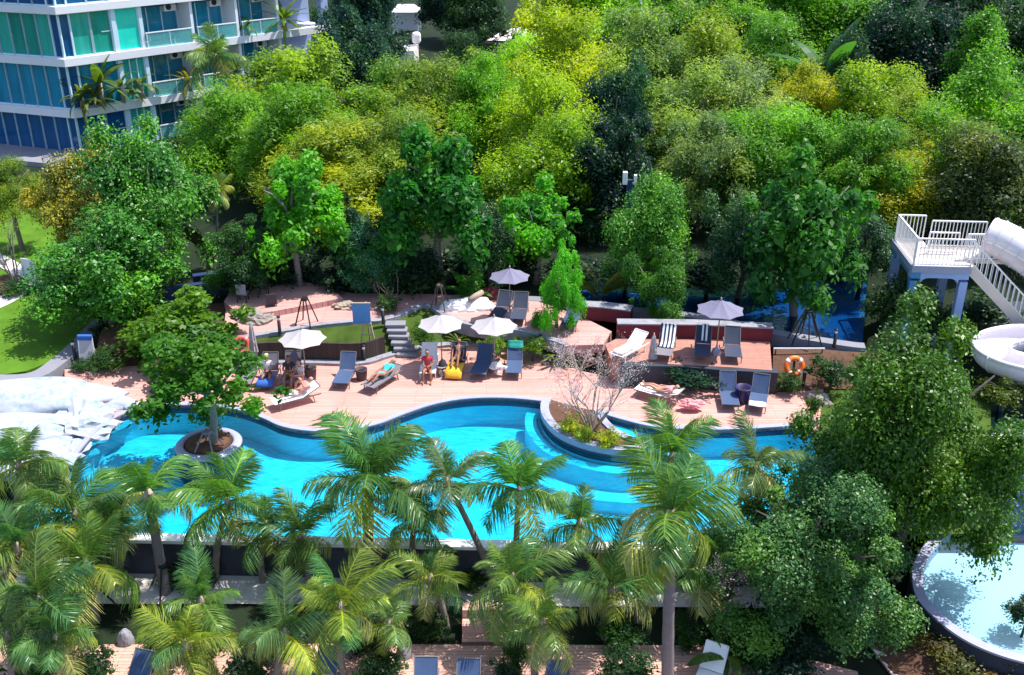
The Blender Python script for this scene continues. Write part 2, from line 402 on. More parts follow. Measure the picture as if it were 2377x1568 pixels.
# upper terrace
U0 = [(548,792),(592,783),(667,771),(736,759),(834,749),(880,748),(933,734),(985,712),(1030,735),(1080,755),(1140,764),(1204,770),(1256,785),(1310,803)]
U0W = smooth_line(gps(U0, ZU), 4)
Ub = gps([(1400,800),(1420,770),(1350,735),(1250,700),(1150,680),(1050,685),(950,682),(820,682),(760,668),(640,655),(530,668),(520,760)], ZU)
struct('upper_deck', MB().prism([(p.x,p.y) for p in U0W]+[(p.x,p.y) for p in Ub], .6, ZU), M['deck_up'])
mb = MB().ribbon(U0W, -.02, .30, .5, ZU+.07); struct('terrace_coping', mb, M['grey_stone'])
up2 = gps([(560,735),(640,722),(720,707),(795,692),(765,665),(650,645),(545,660),(520,700)], ZU+.28)
struct('raised_deck', MB().prism([(p.x,p.y) for p in up2], ZU-.1, ZU+.28), M['deck_up'])
# grassed bank between deck and terrace
def bank(name, lo, hi, z0, z1, mat, kind='structure', m=9):
    n = max(len(lo), len(hi)); vs = []; rr = random.Random(3)
    def res(l):
        out = []
        for i in range(n):
            f = i*(len(l)-1)/(n-1); j = min(int(f), len(l)-2); out.append(Vector(l[j]).lerp(Vector(l[j+1]), f-j))
        return out
    A, B = res(lo), res(hi)
    for j in range(m):
        f = j/(m-1); s = f*f*(3-2*f)
        for i in range(n):
            p = A[i].lerp(B[i], f); e = rr.uniform(-.04,.04) if 0 < j < m-1 else 0
            vs.append((p.x, p.y, z0+(z1-z0)*s+e))
    mb = MB().add(vs, [(j*n+i, j*n+i+1, (j+1)*n+i+1, (j+1)*n+i) for j in range(m-1) for i in range(n-1)])
    return struct(name, mb, mat, True)
loL = offset_line(B0W, .3)[16:62]; hiL = offset_line(U0W, .0)
bank('grass_bank', loL, hiL, .05, ZU-.08, M['bankgrass'])
# low dark board wall behind the left loungers
wl = [p for p in B0W[18:33]]
mb = MB().ribbon([p-wl[0] for p in wl], .36, .48, -.1, .92)
t = thing('board_wall', 'low dark brown board wall behind the loungers under the left parasol', 'wall', wl[0]); obj('boards', mb, M['wall_brown'], t)

# red platform at right with its maroon planter walls
plat = gps([(1405,800),(1432,786),(1612,787),(1700,789),(1787,792),(1792,860),(1700,853),(1600,848),(1500,842),(1420,838)], ZU)
struct('platform', MB().prism([(p.x,p.y) for p in plat], -.1, ZU), M['deck_red'])
def low_wall(name, label, px, z0, z1, w, mat, cat='wall'):
    P = gps(px, z0); t = thing(name, label, cat, P[0])
    obj('wall_body', MB().ribbon([p-P[0] for p in P], 0, w, -.05, z1-z0), mat, t, bevel=.015)
    obj('wall_top', MB().ribbon([p-P[0] for p in P], -.03, w+.03, z1-z0, z1-z0+.06), M['grey_stone'] if mat is M['maroon'] else mat, t); return t
low_wall('maroon_wall', 'long maroon planter wall behind the striped lounger', [(1432,784),(1520,785),(1612,786),(1700,790),(1792,794)], ZU, ZU+.62, .5, M['maroon'])
low_wall('maroon_wall', 'short maroon planter wall under the upright stem clump', [(1348,741),(1400,744),(1462,752)], ZU, ZU+.60, .6, M['maroon'])
low_wall('platform_wall', 'dark retaining wall below the red timber platform', [(1440,898),(1578,899),(1660,907),(1800,915)], 0, .93, .35, M['wall_dark'])
low_wall('garden_wall', 'low navy wall with pale top behind the flowering bush at left', [(388,705),(470,694),(545,688)], ZU-.2, ZU+.5, .3, M['navy'])
low_wall('garden_wall', 'long navy wall below the dark blue shrubs behind the table', [(452,672),(540,660),(640,648),(740,662)], ZU, ZU+.62, .35, M['navy'])

# winding river behind the platform
rlo = [(1150,690),(1250,694),(1350,702),(1450,716),(1580,728),(1710,750),(1800,771),(1960,797),(2005,802)]
rhi = [(2015,650),(2005,628),(1900,628),(1780,655),(1650,662),(1450,652),(1250,640),(1150,640)]
rloW = smooth_line(gps(rlo, ZU-.1), 4); rhiW = smooth_line(gps(rhi, ZU-.1), 4)
riv = [(p.x,p.y) for p in rloW+rhiW]
struct('river_water', MB().sheet([(x,y,ZU-.12) for x,y in riv]), M['water_river'])
struct('river_floor', MB().sheet([(x,y,ZU-.75) for x,y in riv]), M['river_floor'])
mb = MB().ribbon(rloW, -.55, .0, .4, ZU+.02); struct('river_kerb', mb, M['path_grey'])

# lawn, paths at left
lawn = gps([(-60,880),(60,862),(130,835),(215,745),(240,690),(210,640),(170,560),(120,520),(60,490),(-200,470),(-260,700)], .25)
struct('lawn', MB().prism([(p.x,p.y) for p in lawn], -.8, .25), M['lawn'])
p1 = smooth_line(gps([(-40,870),(60,868),(110,842),(165,795),(215,742)], .27), 5)
struct('path', MB().ribbon(p1, -.75, .0, -.3, .285), M['path_grey'])
p1 = smooth_line(gps([(-120,735),(-20,722),(50,690),(90,660),(85,640),(50,615),(0,590),(-80,565)], .25), 6)
struct('path', MB().ribbon(p1, .0, .85, .1, .262), M['path'])
struct('path_kerb', MB().ribbon(p1, .85, 1.0, .1, .33), M['path'])
bed = gps([(-60,700),(20,690),(62,660),(45,640),(0,640),(-60,650)], .27)
struct('flower_bed', MB().prism([(p.x,p.y) for p in bed], .1, .29), M['mulch'])
dk = gps([(-80,372),(0,372),(110,383),(165,372),(165,340),(-80,325)], ZU)
struct('pavement', MB().prism([(p.x,p.y) for p in dk], .6, ZU+.1), M['path_grey'])

# lower terrace: mulch, pale path, deck, steps
mu = gps([(-200,1312),(1700,1338),(1750,1348),(-200,1328)], ZL)
struct('mulch_bed', MB().prism([(p.x,p.y) for p in mu], ZL-.1, ZL+.03), M['mulch'])
pa = gps([(-200,1342),(600,1338),(1200,1348),(1700,1352),(1900,1380),(2000,1420),(2060,1490),(2110,1568),(2160,1640),(2300,1640),(2150,1560),(2080,1490),(2030,1420),(2000,1400)], ZL)
struct('front_path', MB().sheet([(p.x,p.y,ZL+.034) for p in gps([(-200,1326),(600,1328),(1200,1334),(1720,1345),(1900,1372),(1900,1418),(1700,1412),(1200,1410),(600,1404),(-200,1404)], ZL)]), M['path'])
pc = smooth_line(gps([(1880,1385),(1960,1390),(2015,1425),(2055,1490),(2110,1560),(2185,1640)], ZL), 6)
struct('curved_path', MB().ribbon(pc, -.55, .65, ZL-.1, ZL+.03), M['path'])
ld = gps([(-200,1500),(600,1495),(1750,1500),(1990,1560),(2050,1760),(-200,1760)], ZL)
struct('lower_deck', MB().prism([(p.x,p.y) for p in ld], ZL-.2, ZL+.015), M['deck_low'])
def steps_at(px, py, w, label):
    c = gp(px, py, ZL); t = thing('deck_steps', label, 'steps', c)
    for i in range(3):
        obj('step', MB().box((0,i*.36+.18,.08+i*.15), (w,.36,.16+i*.3)), M['deck_low'], t, bevel=.01)
steps_at(1120, 1500, 1.25, 'three pink timber steps between the palms at the lower deck')

bank('soil_bank', gps([(1792,911),(1870,907),(1912,903),(1990,903),(2060,903)],.02), gps([(1795,806),(1870,806),(1960,815),(2020,818),(2090,818)],ZU-.1), .02, ZU-.12, M['mulch'])
struct('soil_bed', MB().sheet([(p.x,p.y,-.05) for p in gps([(1902,900),(2300,900),(2300,1240),(1880,1240),(1885,1150),(1897,1040),(1900,1000)],-.05)]), M['bankgrass'])
bank('planted_bank', gps([(212,851),(345,848),(470,856),(552,866)],.0), gps([(238,760),(390,716),(470,706),(545,700)],.85), -.03, .82, M['mulch'])
# second pool, lower right
zc2 = -.35
cen = gp(2420,1330,zc2)
rim = [gp(x,y,zc2) for x,y in [(2210,1235),(2170,1275),(2145,1320),(2143,1360),(2155,1395),(2190,1432),(2240,1470),(2300,1500),(2377,1524),(2470,1540),(2600,1530)]]
rimW = smooth_line(rim, 5); back = gps([(2700,1250),(2500,1243),(2300,1236)], zc2)
pp = [(p.x,p.y) for p in rimW+back]
struct('pool_water', MB().sheet([(x,y,zc2-.02) for x,y in pp]), M['water_pale'])
struct('pool_floor', MB().sheet([(x,y,zc2-.4) for x,y in pp]), M['white_floor'])
t = thing('round_pool_wall', 'curved lavender rimmed dark wall round the pale pool at lower right', 'wall', rimW[25])
obj('rim', MB().ribbon([p-rimW[25] for p in rimW], -.32, .0, -.5, .05), M['coping'], t)
obj('wall_face', MB().ribbon([p-rimW[25] for p in rimW], -.36, -.325, ZL-zc2, .02), M['wall_dark'], t)
struct('pool_surround', MB().ribbon([Vector(b) for b in back], -3.2, 0, zc2-.3, zc2+.12), M['navy'])
sl_lo = offset_line(pc, -.6)[8:]; sl_hi = offset_line(rimW, -.38)[16:45]
bank('planted_slope', sl_lo, sl_hi, ZL+.02, -.95, M['mulch'])

# ------------------------------------------------------------------ vegetation
def leaf_arrays(C, Nrm, size, rng, asp=.5, fold=.0):
    n = len(C); a = rng.normal(size=(n,3)); t = np.cross(Nrm, a); t /= np.linalg.norm(t,axis=1)[:,None]+1e-9
    b = np.cross(Nrm, t); L = size[:,None]; W = L*asp*.5
    v = np.empty((n,4,3)); v[:,0] = C - t*L*.5; v[:,1] = C + b*W - t*L*.05 + Nrm*L*.06; v[:,2] = C + t*L*.5; v[:,3] = C - b*W - t*L*.05 + Nrm*L*.06
    return v.reshape(-1,3)
def quads_mesh(name, V, tint):
    n = len(V)//4; me = bpy.data.meshes.new(name)
    me.vertices.add(n*4); me.vertices.foreach_set('co', V.astype(np.float32).ravel())
    me.loops.add(n*4); me.loops.foreach_set('vertex_index', np.arange(n*4, dtype=np.int32))
    me.polygons.add(n); me.polygons.foreach_set('loop_start', np.arange(0,n*4,4,dtype=np.int32))
    try: me.polygons.foreach_set('loop_total', np.full(n,4,dtype=np.int32))
    except Exception: pass
    me.update(calc_edges=True)
    at = me.attributes.new('tint', 'FLOAT', 'FACE'); at.data.foreach_set('value', tint.astype(np.float32))
    return me
def crown_mesh(name, seed, K, n, leaf, shape='round', rc=(.17,.36), asp=.5, hole=.0):
    rng = np.random.default_rng(seed)
    d = rng.normal(size=(K,3)); d /= np.linalg.norm(d,axis=1)[:,None]
    d[:,2] = np.where(d[:,2] < -.35, -d[:,2]*.6, d[:,2])
    r = rng.uniform(.42,.86,K); r[:K//5] *= .45
    cc = d*r[:,None]
    if shape == 'tall': cc[:,:2] *= (1-.35*np.clip(cc[:,2:],-1,1))
    if shape == 'pear': cc[:,:2] *= np.clip(.98-.42*(cc[:,2:]), .4, 1.12)
    if shape == 'cone': cc[:,:2] *= np.clip(.95-.62*(cc[:,2:]+.4), .18, 1.1)
    if shape == 'flat': cc[:,2] *= .75
    rad = rng.uniform(*rc, size=K)
    tail = slice(int(K*.78), K); cc[tail] *= 1.22; rad[tail] *= .62
    w = rad**2; idx = rng.choice(K, size=n, p=w/w.sum())
    e = rng.normal(size=(n,3)); e /= np.linalg.norm(e,axis=1)[:,None]
    e[:,2] = np.where((e[:,2] < -.2) & (rng.random(n) < .75), -e[:,2], e[:,2])
    core = rng.random(n) < .17
    rr = np.where(core, rad[idx]*(.25+.4*rng.random(n)), rad[idx]*(1 - .38*rng.random(n)**2)*rng.choice([1,1,1,1,1.12], size=n))
    lump = 1+.16*np.sin(e[:,0]*7+idx)*np.cos(e[:,1]*6+idx*2)
    P = cc[idx] + e*(rr*lump)[:,None]*np.array([1,1,.8])
    for ax in range(3):
        lo, hi = np.percentile(P[:,ax], (1.2,98.8)); P[:,ax] = (P[:,ax]-(lo+hi)/2)/((hi-lo)/2)
    nr = e*.6 + rng.normal(size=(n,3))*.55 + np.array([0,0,.55]); nr /= np.linalg.norm(nr,axis=1)[:,None]
    V = leaf_arrays(P, nr, leaf*rng.uniform(.6,1.35,n)*np.where(core,2.3,1), rng, asp)
    ct = rng.uniform(0,1,K)**1.6
    tint = np.clip(ct[idx]*.75 + rng.random(n)**2*.5 - .05, 0, 1)
    return quads_mesh(name, V, tint)
PROTO = {
 'round': [crown_mesh('crown', 1, 48, 24000, .066, rc=(.19,.38)), crown_mesh('crown', 2, 42, 24000, .066, rc=(.2,.4)), crown_mesh('crown', 3, 58, 24000, .064, rc=(.16,.34))],
 'wispy': [crown_mesh('crown', 4, 62, 30000, .062, rc=(.15,.33), asp=.34), crown_mesh('crown', 5, 52, 30000, .062, rc=(.16,.36), asp=.34), crown_mesh('crown', 16, 70, 30000, .062, 'tall', rc=(.15,.3), asp=.34)],
 'tall':  [crown_mesh('crown', 6, 60, 22000, .066, 'tall', rc=(.12,.28)), crown_mesh('crown', 7, 50, 22000, .066, 'tall', rc=(.14,.28))],
 'cone':  [crown_mesh('crown', 8, 60, 20000, .06, 'cone', rc=(.1,.24))],
 'flat':  [crown_mesh('crown', 9, 60, 9000, .06, 'flat', rc=(.13,.3))],
 'broad': [crown_mesh('crown', 10, 46, 8000, .125, rc=(.14,.34), asp=.55), crown_mesh('crown', 11, 42, 8000, .125, 'tall', rc=(.14,.32), asp=.55)],
 'open': [crown_mesh('crown', 21, 40, 5200, .105, rc=(.13,.26), asp=.55)],
 'bigtall': [crown_mesh('crown', 12, 80, 95000, .038, 'round', rc=(.15,.31), asp=.55)],
 'big':   [crown_mesh('crown', 13, 75, 80000, .038, rc=(.12,.27), asp=.55)],
 'shrub': [crown_mesh('crown', 14, 26, 1700, .15, rc=(.22,.45)), crown_mesh('crown', 15, 22, 1700, .15, 'flat', rc=(.22,.45))],
}
TREE_N = [0]
def tree(label, dx, dy, wd, hd, kind, col, z0=ZU, tl=1.2, name='tree', cat='tree', group=None, bark='bark_dark', lean=0, depthk=1.0, base=None):
    """crown centre, width and height as surveyed; the tree stands on level z0 with tl metres of clear trunk"""
    TREE_N[0] += 1; rr = random.Random(TREE_N[0]*13+5)
    zc = z0+3
    for _ in range(12):
        p = gp(dx, dy, zc) if base is None else yp(dx, dy, gp(*base, z0).y)
        sc = depth(p)/FD; w = wd*sc; hc = hd*sc/cos(R(22))
        if base is None: zc = z0 + tl + hc*.5
        else: zc = p.z
    B = Vector((p.x-lean, p.y, z0)) if base is None else gp(*base, z0)
    t = thing(name, label, cat, B, 0, group)
    cr = link('crown', rr.choice(PROTO[kind]), M['leaf'], t)
    if kind in ('big','bigtall') or (kind == 'round' and group is None):
        cr.material_slots[0].link = 'OBJECT'; cr.material_slots[0].material = M['leaf_dense']
    cr.location = p-B
    cr.rotation_euler = (0,0,rr.uniform(0,2*pi)); cr.scale = (w/2*.97, w/2*.97*depthk, hc/2*.95); cr.color = (*col,1)
    h = zc-z0; C = p-B; r0 = max(.05, .035*w+.02*h*.5); mb = MB()
    j = lambda s: Vector((rr.uniform(-s,s), rr.uniform(-s,s), 0))
    top = C+Vector((0,0,hc*.2)); m1 = C*.4+j(.08*w); m1.z = h*.4
    mb.tube([(0,0,-.9), m1, C+j(.04*w), top], [r0, r0*.8, r0*.55, r0*.2], 7)
    for k in range(7):
        a = 2*pi*k/7+rr.uniform(-.3,.3); st = m1.lerp(C, rr.uniform(.1,.9))
        en = C+Vector((cos(a)*w*.34, sin(a)*w*.34, hc*rr.uniform(-.12,.3))); mid = st.lerp(en,.5)+Vector((0,0,.06*hc))
        mb.tube([st, mid, en], [r0*.45, r0*.3, r0*.1], 5)
    obj('trunk', mb, M[bark], t, True)
    return t
def bush(label, dx, dy, wd, hd, col, z0, kind='shrub', name='shrub', cat='shrub', group=None):
    return tree(label, dx, dy, wd, hd, kind, col, z0, 0.02, name, cat, group)

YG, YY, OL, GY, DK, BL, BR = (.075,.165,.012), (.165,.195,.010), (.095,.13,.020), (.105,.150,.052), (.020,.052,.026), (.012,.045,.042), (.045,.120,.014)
G2, MID, NAVY, ORG, LIME = (.032,.105,.016), (.06,.135,.016), (.005,.026,.022), (.20,.125,.018), (.14,.24,.010)  # DK, BL and NAVY put the shade of the deep wood into leaf colour
bg = [  # background wood, far to near: label, centre x, y, width, height, kind, colour
 ('dark blue-green tree at the top edge beside the end of the apartment block', 835, 40, 170, 200, 'round', BL),
 ('dark navy-green tree at the top edge above the white rooftop', 1040, 5, 130, 130, 'tall', NAVY),
 ('dark teal tree right of the pale rooftops at the top edge', 1110, 15, 150, 130, 'round', DK),
 ('bright yellow tree at the top edge beside the white sunlit ground', 1320, 50, 180, 190, 'round', YY),
 ('yellow-green tree at the top edge left of the thin white pole', 1410, 55, 190, 200, 'round', LIME),
 ('mid green tree at the top edge right of the thin white pole', 1560, 35, 210, 170, 'wispy', BR),
 ('olive green tree at the top edge midway between the pole and the dark corner', 1720, 45, 230, 180, 'wispy', MID),
 ('green tree with tan trunk at the top edge beside the dark corner', 1895, 40, 220, 180, 'round', YG),
 ('very dark tree at the top edge left of the far lamp post', 2110, 40, 220, 200, 'round', NAVY),
 ('dark green tree in the top right corner of the wood', 2330, 60, 200, 230, 'round', DK),
 ('dark tree below the end of the apartment block', 815, 140, 170, 190, 'tall', BL),
 ('dark shaded tree in front of the pale curved terrace wall', 945, 215, 150, 100, 'round', BL),
 ('dark wispy tree right of the pale terrace wall', 1075, 160, 140, 140, 'wispy', DK),
 ('bright lime tree standing over the pale clearing', 1195, 175, 130, 150, 'round', LIME),
 ('large glowing yellow tree in the middle of the wood', 1310, 180, 240, 260, 'wispy', YY),
 ('grey-green wispy tree below the thin white pole', 1480, 160, 250, 230, 'wispy', GY),
 ('olive wispy tree right of the grey-green one under the pole', 1640, 170, 240, 220, 'wispy', OL),
 ('mid green feathery tree in the upper right wood', 1790, 160, 220, 200, 'wispy', MID),
 ('deep green tree in shade left of the dark clearing', 1920, 200, 190, 190, 'round', DK),
 ('dark navy tree behind the bright conical tree', 2110, 150, 230, 220, 'round', NAVY),
 ('bright green conical tree with a pointed top at upper right', 2275, 175, 200, 230, 'cone', BR),
 ('bright green rounded tree at the right edge of the wood', 2330, 270, 230, 240, 'round', YG),
 ('green tree with orange-brown top beside the hotel balconies', 665, 225, 250, 200, 'round', (.10,.15,.016)),
 ('green tree below the plants on the lowest balcony', 545, 305, 230, 190, 'wispy', MID),
 ('olive green tree below the dark gap right of the balconies', 860, 250, 220, 170, 'round', (.10,.16,.018)),
 ('pale olive feathery tree left of the bare leaning branch', 1000, 270, 250, 220, 'wispy', OL),
 ('yellow-green tree just behind the bare leaning branch', 1130, 280, 190, 230, 'wispy', YG),
 ('tall yellow tree right of the bare leaning branch', 1265, 300, 220, 260, 'wispy', (.13,.185,.010)),
 ('dark teal tree in shade right of the yellow trees', 1420, 290, 180, 230, 'round', BL),
 ('grey-green tree with silvery leaves in the middle right of the wood', 1560, 290, 230, 220, 'wispy', GY),
 ('silver-grey tree right of the silvery one in the middle of the wood', 1690, 270, 220, 210, 'wispy', (.115,.15,.075)),
 ('yellow-olive tree beside the upright banana leaves', 1850, 255, 170, 170, 'wispy', (.18,.18,.012)),
 ('green tree with golden top below the dark clearing', 2030, 270, 200, 190, 'round', (.12,.17,.012)),
 ('brown-green tree beside the bare grey stems at right', 2150, 330, 190, 190, 'wispy', OL),
 ('green tree behind the slide tower left of the palm stems', 2230, 380, 240, 220, 'wispy', MID),
 ('dark brown-green tree behind the slide tower railings', 2300, 430, 240, 220, 'round', (.045,.06,.02)),
 ('broad green tree above the dark leaved tree of the left terrace', 700, 330, 260, 220, 'wispy', (.075,.15,.014)),
 ('yellow-olive tree with arching sprays over the left terrace', 790, 390, 330, 180, 'wispy', (.145,.165,.014)),
 ('grey-olive tree between the arching yellow tree and the glossy green tree', 945, 370, 220, 200, 'wispy', (.10,.145,.025)),
 ('yellow-green tree left of the dark gap with the speaker post', 1255, 390, 230, 200, 'round', (.115,.175,.010)),
 ('dark teal tree behind the speaker post', 1410, 400, 210, 210, 'tall', NAVY),
 ('silvery-green bushy tree right of the speaker post', 1620, 400, 210, 210, 'wispy', (.085,.12,.055)),
 ('green tree above the sandy clearing right of the silvery tree', 1740, 390, 200, 210, 'round', MID),
 ('bright green tree above the dark tree of the red platform', 1870, 370, 220, 200, 'round', YG),
 ('green tree with rusty twigs above the blue river', 2010, 400, 210, 210, 'wispy', MID),
 ('golden yellow bush left of the slide tower top', 2085, 440, 190, 150, 'wispy', (.19,.18,.010)),
]
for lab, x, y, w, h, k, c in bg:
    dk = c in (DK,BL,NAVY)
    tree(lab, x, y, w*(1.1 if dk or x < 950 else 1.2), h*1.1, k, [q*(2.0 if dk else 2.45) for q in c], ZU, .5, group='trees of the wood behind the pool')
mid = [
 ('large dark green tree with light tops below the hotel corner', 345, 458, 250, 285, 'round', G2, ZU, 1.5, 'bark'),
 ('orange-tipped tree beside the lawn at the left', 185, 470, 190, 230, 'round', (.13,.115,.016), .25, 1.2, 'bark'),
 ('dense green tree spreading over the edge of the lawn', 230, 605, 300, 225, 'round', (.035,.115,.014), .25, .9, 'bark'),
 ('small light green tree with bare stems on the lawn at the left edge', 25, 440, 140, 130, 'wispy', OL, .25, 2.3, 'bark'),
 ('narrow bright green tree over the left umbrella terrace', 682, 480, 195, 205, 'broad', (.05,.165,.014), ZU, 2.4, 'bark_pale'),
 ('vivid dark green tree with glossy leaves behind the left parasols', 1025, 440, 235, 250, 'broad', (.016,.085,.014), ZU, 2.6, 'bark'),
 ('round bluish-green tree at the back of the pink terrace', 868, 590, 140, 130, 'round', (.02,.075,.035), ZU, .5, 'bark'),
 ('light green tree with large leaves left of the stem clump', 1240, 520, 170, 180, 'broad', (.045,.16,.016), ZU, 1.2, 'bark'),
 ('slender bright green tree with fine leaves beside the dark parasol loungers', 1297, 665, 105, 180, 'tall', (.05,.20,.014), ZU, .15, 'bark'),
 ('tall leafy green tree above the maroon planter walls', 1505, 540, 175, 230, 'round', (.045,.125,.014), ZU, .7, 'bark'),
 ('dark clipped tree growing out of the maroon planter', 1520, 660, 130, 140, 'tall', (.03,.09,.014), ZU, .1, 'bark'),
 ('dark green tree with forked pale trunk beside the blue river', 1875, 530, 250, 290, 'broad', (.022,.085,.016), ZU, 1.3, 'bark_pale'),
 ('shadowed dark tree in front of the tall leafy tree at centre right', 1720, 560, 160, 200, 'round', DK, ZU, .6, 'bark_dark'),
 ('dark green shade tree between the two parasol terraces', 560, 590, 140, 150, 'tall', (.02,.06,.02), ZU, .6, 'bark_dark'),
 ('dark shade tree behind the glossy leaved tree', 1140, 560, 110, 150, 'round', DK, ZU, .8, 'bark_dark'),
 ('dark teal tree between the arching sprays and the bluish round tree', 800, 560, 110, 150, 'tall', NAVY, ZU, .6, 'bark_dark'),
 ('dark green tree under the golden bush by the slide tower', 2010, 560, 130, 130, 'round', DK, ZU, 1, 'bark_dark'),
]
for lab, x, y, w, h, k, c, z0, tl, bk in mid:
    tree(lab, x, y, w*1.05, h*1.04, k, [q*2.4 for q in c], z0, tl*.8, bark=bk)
tree('huge dense yellow-green tree at right in front of the slide', 2112, 1018, 470, 548, 'bigtall', (.068,.165,.010), -.1, .3, bark='bark_dark')
tree('huge dark green tree with pale leaf tips at lower right', 1893, 1272, 425, 385, 'big', (.085,.205,.055), ZL, .9, bark='bark_dark')
tree('frangipani tree with dark leaves in the round planter in the pool', 464, 862, 290, 185, 'open', (.06,.185,.018), ZW, .5, bark='bark', base=(486,1040))
bush('flowering green bush beside the red lifebuoy', 425, 768, 265, 150, (.12,.25,.022), .1, 'broad')
